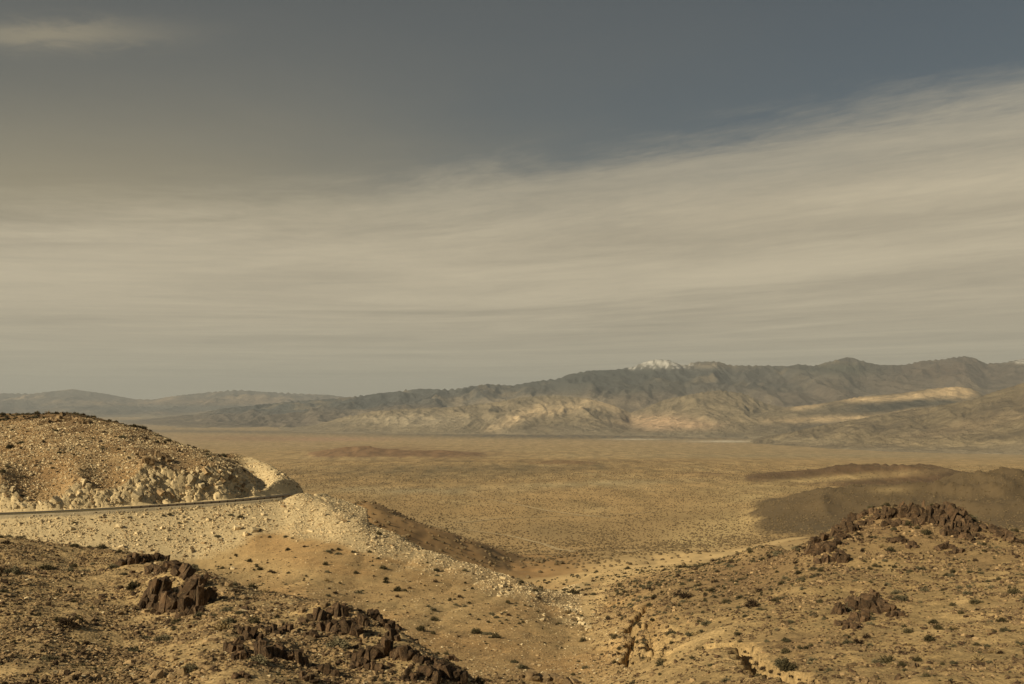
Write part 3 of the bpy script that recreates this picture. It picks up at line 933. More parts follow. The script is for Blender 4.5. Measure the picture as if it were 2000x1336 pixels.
mountain('front_mountain_spur', 'brown striped mountain spur at the right edge of the valley', 6900, 9800, 11500, .18, .76, 360, 150,
         [(1380, 872), (1460, 858), (1520, 848), (1600, 832), (1700, 814), (1780, 800), (1850, 790), (1900, 780), (1945, 764), (2000, 748), (2080, 730), (2400, 700)],
         8, 190, 650, .9, col_spur, 640, basef=[(1340, 9400), (1500, 8600), (1700, 7700), (2000, 6900)], sides=(1400, 1520))
print('mountains done')


# ------------------------------------------------------------------ objects: helpers
def tag(o, label=None, cat=None, group=None, kind=None):
    for k, v in (('label', label), ('category', cat), ('group', group), ('kind', kind)):
        if v:
            o[k] = v
    return o


def mesh_from(name, verts, faces, mat, smooth=False):
    me = bpy.data.meshes.new(name)
    me.from_pydata([tuple(map(float, v)) for v in verts], [], [tuple(map(int, f)) for f in faces])
    me.materials.append(mat)
    if smooth:
        me.polygons.foreach_set('use_smooth', np.ones(len(me.polygons), bool))
    me.update()
    return me


def obj(name, me, parent=None, loc=(0, 0, 0), rot=(0, 0, 0), scale=(1, 1, 1)):
    o = bpy.data.objects.new(name, me)
    COL.objects.link(o)
    o.parent = parent
    o.location, o.rotation_euler, o.scale = loc, rot, scale
    return o


def ico(sub):
    import bmesh
    bm = bmesh.new()
    bmesh.ops.create_icosphere(bm, subdivisions=sub, radius=1.0)
    V = np.array([v.co[:] for v in bm.verts])
    F = [tuple(v.index for v in f.verts) for f in bm.faces]
    bm.free()
    return V, F


ICO = {k: ico(k) for k in (1, 2, 3, 4)}


def rock_verts(seed, sub=2, cuts=9, rough=.10, shape=(1, 1, 1), keep=.45):
    """angular boulder: a ball shaved by random planes, then roughened"""
    r = np.random.RandomState(seed)
    V, F = ICO[sub]
    V = V.copy()
    for _ in range(cuts):
        n = r.normal(size=3)
        n /= np.linalg.norm(n)
        d = r.uniform(keep, .85)
        s = V @ n
        V -= np.outer(np.clip(s - d, 0, None), n)
    f = 1 + rough * np.array([perlin(v[0] * 2.1 + seed, v[1] * 2.1 + v[2] * 1.7, seed) for v in V])[:, None]
    f += rough * .5 * np.array([perlin(v[0] * 5 + seed, v[1] * 5 - v[2] * 4.3, seed + 3) for v in V])[:, None]
    V = V * f * np.array(shape)
    return V, F


def hull_mesh(name, seed, mat, shape=(1, 1, .75), extra=7, boxy=.5, sub=0, rough=.0):
    """broken stone: the convex hull of a jittered block, so every side is one flat fracture face"""
    import bmesh
    r = np.random.RandomState(seed)
    P = []
    for sx in (-1, 1):
        for sy in (-1, 1):
            for sz_ in (-1, 1):
                P.append(np.array((sx, sy, sz_)) * r.uniform(boxy, .82, 3))
    for _ in range(extra):
        d = r.normal(size=3)
        P.append(d / np.linalg.norm(d) * r.uniform(.75, 1.08))
    bm = bmesh.new()
    vs = [bm.verts.new(tuple(p * np.array(shape))) for p in P]
    res = bmesh.ops.convex_hull(bm, input=vs)
    bmesh.ops.delete(bm, geom=list({g for g in res['geom_interior'] if isinstance(g, bmesh.types.BMVert)}), context='VERTS')
    bmesh.ops.dissolve_limit(bm, angle_limit=math.radians(14), verts=bm.verts, edges=bm.edges)
    if sub:
        bmesh.ops.triangulate(bm, faces=bm.faces)
        bmesh.ops.subdivide_edges(bm, edges=bm.edges, cuts=sub, use_grid_fill=True)
        for v in bm.verts:
            c = v.co
            n = perlin(np.array([c.x * 2.3 + seed]), np.array([c.y * 2.3 + c.z * 1.9]), seed)[0] + .5 * perlin(np.array([c.x * 5.3 + seed]), np.array([c.y * 5.1 - c.z * 4.9]), seed + 1)[0]
            v.co = c * (1 + rough * n)
    bmesh.ops.triangulate(bm, faces=bm.faces)
    me = bpy.data.meshes.new(name)
    bm.to_mesh(me)
    bm.free()
    me.materials.append(mat)
    return me


STONES = {}
for kind, mat, n in (('pale', M_PALESTONE, 5), ('tan', M_TANSTONE, 5), ('brown', M_BROWNROCK, 4), ('dark', M_DARKROCK, 4)):
    STONES[kind] = [hull_mesh(kind + '_stone', 1000 + 31 * i + len(kind), mat, (1, RS.uniform(.7, 1), RS.uniform(.5, .85))) for i in range(n)]
BOULD = {}
for kind, mat, n in (('pale', M_PALESTONE, 6), ('brown', M_BROWNROCK, 6), ('dark', M_DARKROCK, 8), ('tan', M_TANSTONE, 4)):
    BOULD[kind] = [hull_mesh(kind + '_boulder', 2000 + 17 * i + len(kind), mat, (1, RS.uniform(.7, 1), RS.uniform(.6, .9)), 9, .5, 3 if kind == 'dark' else 2, .15) for i in range(n)]


def shrub_mesh(name, seed, mat, n, rad, hgt, spike=.5, thick=.02, flat=.35):
    """bush of many thin twigs and leaf slivers growing from one root"""
    r = np.random.RandomState(seed)
    V, F = [], []
    for i in range(n):
        th = r.uniform(0, 2 * math.pi)
        ph = math.acos(r.uniform(.02, 1)) * .98
        d = np.array((math.sin(ph) * math.cos(th), math.sin(ph) * math.sin(th), math.cos(ph)))
        lump = .72 + .28 * math.sin(3 * th + seed) * math.sin(2 * ph + seed) + r.uniform(-.15, .15)
        tip = d * np.array((rad, rad, hgt)) * lump
        start = tip * r.uniform(.15, .65) + r.normal(size=3) * .05 * rad
        start[2] = abs(start[2])
        tip[2] = max(tip[2], .02)
        side = np.cross(d, r.normal(size=3))
        side /= np.linalg.norm(side) + 1e-9
        L = np.linalg.norm(tip - start)
        wd = thick * r.uniform(.6, 1.7)
        midp = (start + tip) / 2 + side * wd * 1.0 + r.normal(size=3) * .05 * L
        k = len(V)
        V += [start, midp, tip, (start + tip) / 2 - side * wd * 1.0]
        F += [(k, k + 1, k + 2, k + 3)]
        for _ in range(2):       # leaf flecks near the tip
            cpt = tip * r.uniform(.72, 1.02) + r.normal(size=3) * spike * .12 * rad
            cpt[2] = max(cpt[2], .02)
            a, b = r.normal(size=3), r.normal(size=3)
            a *= thick * 2.2 / np.linalg.norm(a)
            b *= thick * 2.2 / np.linalg.norm(b)
            k = len(V)
            V += [cpt - a, cpt + b, cpt + a]
            F += [(k, k + 1, k + 2)]
    return mesh_from(name, V, F, mat)


SHRUB = {
    'sage': [shrub_mesh('grey_shrub', 40 + i, M_SAGE, 260, .5, .42, .6, .022) for i in range(4)],
    'olive': [shrub_mesh('olive_shrub', 60 + i, M_OLIVE, 240, .5, .55, .7, .024) for i in range(3)],
    'dead': [shrub_mesh('dark_shrub', 80 + i, M_DEAD, 150, .5, .52, .5, .016) for i in range(3)],
    'straw': [shrub_mesh('straw_tuft', 95 + i, M_STRAW, 120, .5, .5, .3, .018) for i in range(2)],
}
FARBUSH = []
for i in range(4):
    v_, f_ = rock_verts(3000 + i, 1, 3, .5, (1, 1, .62), .7)
    v_[:, 2] = np.clip(v_[:, 2] + .35, -.1, None)
    FARBUSH.append(mesh_from('distant_bush', v_ * .5, f_, M_FARSCRUB))

# ------------------------------------------------------------------ road, guardrail, tracks


def ribbon(name, line, half, mat, lift=.06, zfun=True, rows=3):
    tg = np.gradient(line[:, :2], axis=0)
    tg /= np.linalg.norm(tg, axis=1)[:, None]
    nr = np.stack([-tg[:, 1], tg[:, 0]], 1)
    V, F = [], []
    offs = np.linspace(-half, half, rows)
    for i, p in enumerate(line):
        for o_ in offs:
            x, y = p[0] + nr[i, 0] * o_, p[1] + nr[i, 1] * o_
            z = (float(zat(x, y)) if zfun else p[2]) + lift
            V.append((x, y, z))
    for i in range(len(line) - 1):
        for j in range(rows - 1):
            a = i * rows + j
            F.append((a, a + 1, a + rows + 1, a + rows))
    return mesh_from(name, V, F, mat, True)


m_as, t, bs = new_mat('worn_asphalt')
gp = t.new('ShaderNodeNewGeometry')
nn = t.noise(gp.outputs['Position'], 1.5, 5, .6)
t.l.new(t.mix(nn, (.050, .044, .036, 1), (.085, .074, .058, 1)), bs.inputs['Base Color'])
road = tag(obj('road', ribbon('road', ROAD, 3.7, m_as, .08, False, 3)), 'narrow dark asphalt road curving round the rock cut', kind='structure')
m_ln, t, bs = new_mat('road_paint')
gp = t.new('ShaderNodeNewGeometry')
nn = t.noise(gp.outputs['Position'], 4, 3, .6)
t.l.new(t.mix(nn, (.55, .40, .10, 1), (.75, .56, .16, 1)), bs.inputs['Base Color'])
tag(obj('road_centre_line', ribbon('road_centre_line', ROAD, .12, m_ln, .10, False, 2)), 'thin yellow line along the asphalt road', kind='structure')

m_rail, t, bs = new_mat('weathered_rail_steel')
gp = t.new('ShaderNodeNewGeometry')
nn = t.noise(gp.outputs['Position'], 3, 4, .6)
t.l.new(t.mix(nn, (.17, .125, .085, 1), (.27, .21, .145, 1)), bs.inputs['Base Color'])
bs.inputs['Roughness'].default_value = .65
m_post, t, bs = new_mat('dark_timber_post')
gp = t.new('ShaderNodeNewGeometry')
nn = t.noise(gp.outputs['Position'], 6, 3, .6)
t.l.new(t.mix(nn, (.04, .030, .022, 1), (.085, .062, .042, 1)), bs.inputs['Base Color'])


def guardrail():
    tg = np.gradient(ROAD[:, :2], axis=0)
    tg /= np.linalg.norm(tg, axis=1)[:, None]
    nr = np.stack([tg[:, 1], -tg[:, 0]], 1)
    L = ROAD[:, :2] + nr * 4.15
    pxs = CX + FPX * L[:, 0] / L[:, 1]
    i0 = int(np.argmax(pxs > 255))
    i1 = int(np.argmax(pxs > 572))
    L = L[i0:i1]
    d = np.r_[0, np.cumsum(np.hypot(*np.diff(L, axis=0).T))]
    s = np.arange(0, d[-1], 1.9)
    P = np.stack([np.interp(s, d, L[:, 0]), np.interp(s, d, L[:, 1])], 1)
    root = obj('guardrail', None, None, (P[0, 0], P[0, 1], -22.7))
    tag(root, 'low weathered guardrail on posts along the outer road edge', 'guardrail')
    prof = [(-.04, .43), (.03, .50), (-.04, .58), (.03, .66), (-.04, .74)]
    ss = np.linspace(0, d[-1], 120)
    Q = np.stack([np.interp(ss, d, L[:, 0]), np.interp(ss, d, L[:, 1])], 1)
    tq = np.gradient(Q, axis=0)
    tq /= np.linalg.norm(tq, axis=1)[:, None]
    V, F = [], []
    K = len(prof) * 2
    for q, tt in zip(Q, tq):
        n = np.array((tt[1], -tt[0]))
        for th in (0, .02):
            for a, b in (prof if th == 0 else prof[::-1]):
                V.append((q[0] + n[0] * (a + th) - P[0, 0], q[1] + n[1] * (a + th) - P[0, 1], b))
    for i in range(len(Q) - 1):
        for j in range(K):
            a, b = i * K + j, i * K + (j + 1) % K
            F.append((a, b, b + K, a + K))
    obj('rail', mesh_from('rail', V, F, m_rail), root)
    bx = [(x, y, z) for x in (-.09, .09) for y in (-.09, .09) for z in (-.3, .80)]
    bf = [(0, 1, 3, 2), (4, 6, 7, 5), (0, 4, 5, 1), (2, 3, 7, 6), (1, 5, 7, 3), (0, 2, 6, 4)]
    pm = mesh_from('post', bx, bf, m_post)
    for k, q in enumerate(P):
        a = math.atan2(*(np.array([np.interp(s[k] + .5, d, L[:, i]) - q[i] for i in (1, 0)])))
        obj('post', pm, root, (q[0] - P[0, 0], q[1] - P[0, 1], 0), (0, 0, a))


guardrail()

m_tr, t, bs = new_mat('packed_dirt')
gp = t.new('ShaderNodeNewGeometry')
nn = t.noise(gp.outputs['Position'], .15, 5, .6)
t.l.new(t.mix(nn, (.46, .345, .19, 1), (.58, .45, .26, 1)), bs.inputs['Base Color'])
TRACKS = [([(700, 1012), (860, 1030), (960, 1042), (1040, 1058), (1110, 1076), (1180, 1084), (1260, 1086)], 2.6, 'dirt track crossing the flat from the brown spur to the wash'),
          ([(890, 1022), (1000, 1012), (1100, 1008), (1200, 1006), (1290, 1000)], 2.4, 'faint dirt track running level across the middle of the valley'),
          ([(910, 968), (980, 980), (1060, 996), (1130, 1006), (1190, 1012)], 2.8, 'straight dirt track slanting away over the flat')]
for pts, hw, lb in TRACKS:
    P = []
    for a, b in pts:
        h_ = hit(a, b, 620)
        P.append(tuple(h_))
    ln_ = polyline(P, 160)
    tag(obj('dirt_track', ribbon('dirt_track', ln_, hw, m_tr, .45, True, 3)), lb, kind='structure')

# ------------------------------------------------------------------ rock outcrops
VRNG = np.random.RandomState(77)


TALL = {k: [hull_mesh('rock', 5000 + 13 * i + len(k), m, (.60, .55, 1.0), 9, .5, 3, .17) for i in range(8)] for k, m in (('dark', M_DARKROCK), ('brown', M_BROWNROCK), ('pale', M_PALESTONE))}


def outcrop(label, rocks, kind='dark', ymin=24, group=None, debris=3, big=1.0, dip=.28):
    """rocks: (px, py at foot, width px, height px[, lean]); each is a knot of broken blocks that share one dip"""
    base = hit(rocks[0][0], rocks[0][1], ymin)
    root = obj('rock_outcrop', None, None, base)
    tag(root, label, 'rock outcrop', group)
    for r_ in rocks:
        p = hit(r_[0], r_[1], ymin)
        w_, h_ = big * r_[2] * p.y / FPX, big * r_[3] * p.y / FPX
        lean = dip + (r_[4] if len(r_) > 4 else 0)
        tallr = h_ > w_ * 1.1
        nb_ = 5 if tallr else 4
        for q in range(nb_):
            ox = w_ * ((q + .5) / nb_ - .5) * 1.15 + VRNG.uniform(-.08, .08) * w_
            oy = VRNG.uniform(-.25, .45) * w_
            hh = 1.12 * h_ * (VRNG.uniform(.45, 1.08) if tallr else VRNG.uniform(.5, 1.05)) * (1 - .35 * abs(2 * (q + .5) / nb_ - 1))
            ww = w_ * (VRNG.uniform(.34, .62) if tallr else VRNG.uniform(.36, .60))
            x, y = p.x + ox, p.y + oy + w_ * .2
            z = float(zat(x, y))
            me = (TALL if hh > ww * .8 else BOULD)[kind]
            me = me[VRNG.randint(len(me))]
            sc_ = (ww * 1.1, ww * 1.1, hh * .62) if hh > ww * .8 else (ww * .72, ww * .72, hh * .8)
            obj('rock', me, root, (x - base.x + hh * .25 * math.sin(lean), y - base.y, z - base.z + hh * .22), (VRNG.uniform(-.35, .25), lean + VRNG.uniform(-.4, .4), VRNG.uniform(-1.2, 1.2)), sc_)
        for _ in range(debris):
            x, y = p.x + VRNG.uniform(-1.0, 1.2) * w_, p.y + VRNG.uniform(-1.1, .6) * w_
            q = w_ * VRNG.uniform(.06, .2)
            obj('rock', BOULD[kind][VRNG.randint(len(BOULD[kind]))], root, (x - base.x, y - base.y, float(zat(x, y)) - base.z + q * .25), tuple(VRNG.uniform(-1, 1, 3)), (q, q, q))
    return root


outcrop('tall dark craggy outcrop split by a vertical cleft on the left foreground shelf',
        [(298, 1180, 44, 78, .05), (345, 1190, 46, 92, .1), (372, 1192, 34, 72, .15), (392, 1180, 28, 56, .2), (318, 1196, 30, 40), (285, 1190, 26, 40, -.1), (352, 1125, 34, 38), (375, 1150, 30, 60, .2),
         (330, 1112, 30, 26), (300, 1120, 30, 24), (360, 1205, 24, 28), (385, 1200, 20, 24)])
outcrop('ragged dark rock crest just behind the tall craggy outcrop',
        [(262, 1100, 26, 34), (245, 1104, 24, 26), (282, 1100, 20, 26), (300, 1094, 24, 22), (318, 1092, 16, 20), (232, 1106, 18, 16)])
outcrop('pair of wide dark boulders below the sandy slope at bottom centre left',
        [(512, 1285, 34, 52), (545, 1290, 44, 46), (575, 1295, 32, 50), (490, 1250, 26, 30), (530, 1240, 22, 28), (560, 1235, 24, 26), (476, 1240, 20, 24)])
outcrop('brown outcrop with rounded shrub on the crest of the foreground shelf',
        [(620, 1215, 34, 36), (655, 1205, 30, 34), (640, 1235, 30, 36), (680, 1240, 36, 44), (700, 1225, 26, 30), (664, 1190, 22, 20), (608, 1245, 22, 24)])
outcrop('blocky brown outcrop casting a black shadow at the shelf edge',
        [(735, 1212, 32, 34), (752, 1226, 22, 26), (770, 1230, 20, 18)])
outcrop('large dark outcrop group under the blocky brown one',
        [(710, 1290, 34, 44), (745, 1285, 40, 56), (785, 1290, 34, 50), (765, 1250, 26, 26), (700, 1305, 26, 24), (730, 1310, 26, 24), (805, 1290, 20, 36)])
outcrop('reddish brown boulder heap at the bottom edge right of the shelf',
        [(835, 1330, 40, 42), (870, 1325, 36, 44), (820, 1300, 24, 28), (852, 1300, 26, 22), (895, 1330, 26, 34), (800, 1330, 26, 30), (880, 1290, 22, 14)])
outcrop('half buried dark rocks cropped by the bottom left edge',
        [(455, 1275, 30, 40), (465, 1290, 26, 30), (640, 1320, 30, 26), (600, 1330, 26, 24), (470, 1325, 24, 22)])
outcrop('low reddish rock ledge at the bottom beside the sandy gully', [(1045, 1330, 44, 22), (1085, 1334, 40, 22), (1020, 1325, 26, 14), (1110, 1336, 28, 16)], 'brown', 60)
outcrop('small dark outcrop in the middle of the right hillock',
        [(1672, 1180, 24, 24), (1688, 1190, 30, 34), (1680, 1215, 24, 28), (1712, 1186, 22, 24, .4), (1728, 1198, 26, 24, .5), (1748, 1205, 18, 22, .4), (1664, 1228, 20, 18), (1642, 1200, 18, 26), (1700, 1168, 18, 16), (1650, 1222, 20, 16)], big=1.25)
outcrop('dark broken crag midway down the slope under the flat rim', [(1760, 1062, 20, 14), (1782, 1070, 18, 12), (1745, 1056, 14, 10), (1850, 1075, 22, 14), (1872, 1082, 18, 12)], 'dark', 130, big=1.2)
outcrop('dark rock rim along the flat top of the right hillock',
        [(1732, 1012, 16, 20), (1746, 1012, 16, 22), (1760, 1010, 14, 22), (1773, 1010, 16, 22), (1786, 1012, 14, 20), (1798, 1012, 14, 24), (1808, 1012, 12, 22), (1720, 1014, 14, 12), (1738, 1026, 14, 10), (1764, 1028, 16, 12), (1792, 1026, 14, 12), (1814, 1022, 14, 12)], 'dark', 135, big=1.6)
outcrop('dark fin of rock running down from the hillock summit',
        [(1842, 1010, 20, 20), (1852, 1022, 22, 28), (1860, 1036, 16, 20), (1868, 1012, 16, 18), (1880, 1018, 16, 18), (1888, 1032, 16, 16), (1832, 998, 14, 12), (1862, 996, 16, 12), (1900, 1040, 14, 14), (1838, 1028, 16, 14), (1852, 1046, 16, 14), (1878, 1046, 16, 12), (1890, 1056, 14, 10), (1908, 1052, 14, 10)], 'dark', 135, big=1.6)
outcrop('jagged dark rock line down the left shoulder of the right hillock',
        [(1600, 1062, 18, 18), (1592, 1080, 16, 20), (1615, 1080, 18, 20), (1630, 1048, 16, 14), (1645, 1036, 16, 16), (1662, 1022, 16, 18), (1680, 1012, 16, 12), (1612, 1100, 16, 16), (1635, 1095, 16, 16), (1650, 1100, 12, 14), (1700, 1004, 16, 10), (1626, 1066, 16, 12), (1648, 1052, 16, 12), (1668, 1038, 16, 12), (1690, 1026, 14, 10)], 'dark', 130, big=1.6)
outcrop('dark rock streak near the right end of the hillock skyline', [(1942, 1038, 20, 14), (1955, 1044, 18, 12), (1968, 1052, 18, 12), (1980, 1058, 14, 10)], 'dark', 130, big=1.6)
outcrop('brown rock cap on the top of the hill above the road', [(100, 824, 24, 10), (122, 820, 26, 14), (145, 822, 26, 12), (165, 828, 20, 10), (85, 828, 18, 8)], 'brown', 240)
outcrop('dark rubble knot low on the hill above the road cut', [(285, 905, 20, 16), (300, 890, 18, 14), (318, 898, 18, 14), (270, 890, 14, 12), (340, 880, 16, 10), (295, 915, 14, 10)], 'brown', 215)
print('outcrops done')

# rock faces of the road cut: blocks that stand proud of it
VRNG2 = np.random.RandomState(3)
cutroot = obj('rock_cut', None, None, hit(200, 960, 190))
tag(cutroot, 'pale broken rock face cut above the asphalt road', kind='structure')
cb = cutroot.location
k = 0
for i in range(1400):
    px = VRNG.uniform(-60, 488)
    rl = np.interp(px, [0, 150, 300, 400, 500], [996, 990, 983, 975, 962])
    py = rl - VRNG.uniform(4, 1) ** 1.0 - VRNG.uniform(0, np.interp(px, [0, 100, 300, 450, 500], [44, 50, 52, 52, 36]))
    p = hit(px, py, 198)
    ui = int(np.interp(p.x / p.y, us, np.arange(len(us))))
    yi = int(np.interp(p.y, Ys, np.arange(len(Ys))))
    if CUT[yi, ui] < .5 and CUT[min(yi + 1, len(Ys) - 1), ui] < .5:
        continue
    s = math.exp(VRNG.normal(-.45, .4))
    obj('rock', BOULD['tan'][VRNG.randint(4)] if VRNG.rand() < .2 else (BOULD if VRNG.rand() < .5 else TALL)['pale'][VRNG.randint(6)], cutroot, (p.x - cb.x, p.y - cb.y + .3, p.z - cb.z), (VRNG.uniform(-.3, .3), VRNG.uniform(.3, .9), VRNG.uniform(-.5, .5)), (s * .85, s * .75, s * 1.0))
    k += 1
    if k > 290:
        break
print('cut rocks', k)

# ------------------------------------------------------------------ scatter helpers


def scatter(name, label, pts, scales, protos, rng, sink=.25, flat=None):
    """one countless mass as instances on points; one object per mass"""
    me = bpy.data.meshes.new(name)
    n = len(pts)
    me.vertices.add(n)
    me.vertices.foreach_set('co', pts.astype(np.float32).ravel())
    a = me.attributes.new('size', 'FLOAT', 'POINT')
    a.data.foreach_set('value', scales.astype(np.float32))
    a = me.attributes.new('turn', 'FLOAT_VECTOR', 'POINT')
    rot = np.stack([rng.uniform(-.4, .4, n), rng.uniform(-.4, .4, n), rng.uniform(0, 6.28, n)], 1)
    if flat:
        rot[:, :2] *= flat
    a.data.foreach_set('vector', rot.astype(np.float32).ravel())
    a = me.attributes.new('pick', 'INT', 'POINT')
    a.data.foreach_set('value', rng.randint(0, len(protos), n).astype(np.int32))
    o = obj(name, me)
    tag(o, label, kind='stuff')
    ng = bpy.data.node_groups.new(name + '_spread', 'GeometryNodeTree')
    ng.interface.new_socket('Geometry', in_out='INPUT', socket_type='NodeSocketGeometry')
    ng.interface.new_socket('Geometry', in_out='OUTPUT', socket_type='NodeSocketGeometry')
    gi, go = ng.nodes.new('NodeGroupInput'), ng.nodes.new('NodeGroupOutput')
    join = ng.nodes.new('GeometryNodeJoinGeometry')
    pk = ng.nodes.new('GeometryNodeInputNamedAttribute')
    pk.data_type = 'INT'
    pk.inputs[0].default_value = 'pick'
    sz = ng.nodes.new('GeometryNodeInputNamedAttribute')
    sz.data_type = 'FLOAT'
    sz.inputs[0].default_value = 'size'
    tn = ng.nodes.new('GeometryNodeInputNamedAttribute')
    tn.data_type = 'FLOAT_VECTOR'
    tn.inputs[0].default_value = 'turn'
    for k, po in enumerate(protos):
        oi = ng.nodes.new('GeometryNodeObjectInfo')
        oi.transform_space = 'ORIGINAL'
        oi.inputs['Object'].default_value = po
        cmp_ = ng.nodes.new('FunctionNodeCompare')
        cmp_.data_type = 'INT'
        cmp_.operation = 'EQUAL'
        ng.links.new(pk.outputs[0], cmp_.inputs[2])
        cmp_.inputs[3].default_value = k
        ip = ng.nodes.new('GeometryNodeInstanceOnPoints')
        ng.links.new(gi.outputs[0], ip.inputs['Points'])
        ng.links.new(cmp_.outputs[0], ip.inputs['Selection'])
        ng.links.new(oi.outputs['Geometry'], ip.inputs['Instance'])
        ng.links.new(tn.outputs[0], ip.inputs['Rotation'])
        ng.links.new(sz.outputs[0], ip.inputs['Scale'])
        ng.links.new(ip.outputs[0], join.inputs[0])
    ng.links.new(join.outputs[0], go.inputs[0])
    md = o.modifiers.new('spread', 'NODES')
    md.node_group = ng
    return o


def ppy(P):
    return CX + FPX * P[:, 0] / P[:, 1], HY - FPX * P[:, 2] / P[:, 1]


def sample(n, u0, u1, y0, y1, rng, mode='area'):
    u = rng.uniform(u0, u1, n)
    if mode == 'area':
        y = np.sqrt(rng.uniform(y0 ** 2, y1 ** 2, n))
    elif mode == 'log':
        y = np.exp(rng.uniform(np.log(y0), np.log(y1), n))
    else:
        y = rng.uniform(y0, y1, n)
    x = u * y
    return np.stack([x, y, zat(x, y)], 1)


def field(A, P):
    i = np.clip(np.interp(P[:, 1], Ys, np.arange(len(Ys))).round().astype(int), 0, len(Ys) - 1)
    j = np.clip(np.interp(P[:, 0] / P[:, 1], us, np.arange(len(us))).round().astype(int), 0, len(us) - 1)
    return A[i, j]


RNG = np.random.RandomState(5)
PALEM = np.clip(pale + CUT + knob, 0, 1)

# ------------------------------------------------------------------ boulders one can count
BOULD_N = []


def boulder(px, py, wpx, kind, label, group=None, ymin=24, tall=1.0):
    p = hit(px, py, ymin)
    s = wpx * p.y / FPX / 2 * 1.1
    r_ = RNG.randint(len(BOULD[kind]))
    o = obj('boulder', BOULD[kind][r_], None, (p.x, p.y, p.z + s * .3), (RNG.uniform(-.4, .4), RNG.uniform(-.4, .4), RNG.uniform(0, 6.28)), (s, s, s * tall))
    tag(o, label, 'boulder', group)
    return o


b_white = boulder(1063, 1203, 12, 'pale', 'single small white boulder alone left of the gully', ymin=100)
boulder(1160, 1203, 10, 'pale', 'white boulder right of the white rock trickle in the gully', ymin=100)
b_tan = boulder(120, 1318, 16, 'tan', 'tan angular block standing at the bottom left edge')
boulder(148, 1322, 18, 'tan', 'tan slab leaning beside the angular block at bottom left')
boulder(105, 1322, 12, 'brown', 'brown stone beside the tan angular block at bottom left')
boulder(1903, 1052, 8, 'pale', 'bright tan block below the summit fin of the right hillock', ymin=130)
boulder(496, 1038, 15, 'pale', 'big pale boulder, rightmost of the boulder knot on the embankment', ymin=120)
boulder(463, 1034, 14, 'pale', 'upright pale boulder, leftmost of the boulder knot on the embankment', ymin=120, tall=1.4)
boulder(480, 1045, 13, 'pale', 'rounded pale boulder in the middle of the embankment knot', ymin=120)
boulder(232, 1030, 14, 'pale', 'lone pale boulder below the left end of the guardrail', ymin=120)
boulder(455, 1112, 11, 'pale', 'pale block at the foot of the embankment beside brown soil', ymin=100)
boulder(392, 950, 18, 'pale', 'large pale block leaning out of the road cut', ymin=205)
b_brown = boulder(590, 1195, 16, 'brown', 'rounded brown boulder alone on the shelf crest', tall=.9)
for i in range(26):
    t_ = RNG.uniform(0, 1)
    boulder(1112 + 40 * t_ + RNG.normal() * 4, 1185 + 52 * t_ + RNG.normal() * 5, RNG.uniform(5, 10), 'pale', 'small white rock in the ' + ('upper' if t_ < .5 else 'lower') + ' half of the white trickle down the gully', 'white rocks, ' + ('upper' if t_ < .5 else 'lower') + ' trickle', ymin=100)
for i in range(16):
    boulder(978 + RNG.normal() * 14, 1152 + RNG.normal() * 10, RNG.uniform(4, 8), 'pale', 'small pale rock in the patch above the gully left bank', 'pale rocks above the left bank of the gully', ymin=100)
for i in range(130):
    px = RNG.uniform(0, 900)
    py = np.interp(px, [0, 300, 450, 600, 700, 900], [1015, 1005, 1000, 985, 1020, 1100]) + abs(RNG.normal()) * 28
    wh = 'left of where the guardrail starts' if px < 250 else 'below the left half of the guardrail' if px < 420 else 'below the right half of the guardrail' if px < 575 else 'on the crest running down right of the guardrail' if px < 740 else 'low on the pale crest near the gully'
    boulder(px, py, float(np.clip(np.exp(RNG.normal(1.5, .38)), 2.5, 12)), 'pale', 'pale blasted rock on the embankment ' + wh, 'pale rocks ' + wh, ymin=120)
for i in range(90):
    px = RNG.uniform(20, 1000)
    py = RNG.uniform(np.interp(px, [0, 450, 640, 870, 1000], [1060, 1140, 1200, 1300, 1330]), 1334)
    boulder(px, py, RNG.uniform(6, 13), *(lambda kd, wh: (kd, ('dark brown' if kd == 'dark' else 'lighter brown') + ' weathered rock on the foreground shelf ' + wh, kd + ' rocks ' + wh))('dark' if RNG.rand() < .6 else 'brown', 'left of the tall craggy outcrop' if px < 230 else 'around the tall craggy outcrop' if px < 440 else 'among the lower outcrops' if px < 720 else 'near the shelf edge above the sandy slope'))
for i in range(60):
    px = RNG.uniform(1600, 2000)
    py = np.interp(px, [1600, 1700, 1850, 2000], [1050, 1000, 992, 1045]) + abs(RNG.normal()) * 35
    boulder(px, py, RNG.uniform(4, 9), *(lambda kd, wh: (kd, ('dark brown' if kd == 'dark' else 'lighter brown') + ' rock strewn ' + wh, kd + ' rocks ' + wh))('dark' if RNG.rand() < .55 else 'brown', 'on the left shoulder of the right hillock' if px < 1715 else 'below the flat rock rim of the right hillock' if px < 1830 else 'below the summit fin of the right hillock'), ymin=120)
for i in range(30):
    px, py = 1265 + RNG.normal() * 35, 1225 + RNG.normal() * 30
    wh = ('upper' if py < 1225 else 'lower') + ' part of the eroded gully bank, ' + ('wash side' if px < 1265 else 'hillside side')
    boulder(px, py, RNG.uniform(4, 8), 'brown', 'brown rock on the ' + wh, 'brown rocks, ' + wh, ymin=80)

# ------------------------------------------------------------------ shrubs one can count
SH = []


def shrub(px, py, wpx, kind, label, group=None, ymin=24, tall=1.0, p=None):
    p = p or hit(px, py, ymin)
    s = wpx * p.y / FPX
    me = SHRUB[kind][RNG.randint(len(SHRUB[kind]))]
    o = obj('shrub', me, None, (p.x, p.y, p.z - .02), (0, 0, RNG.uniform(0, 6.28)), (s, s * RNG.uniform(.85, 1.15), s * tall * RNG.uniform(.85, 1.15)))
    tag(o, label, 'shrub', group)
    SH.append(o)
    return o


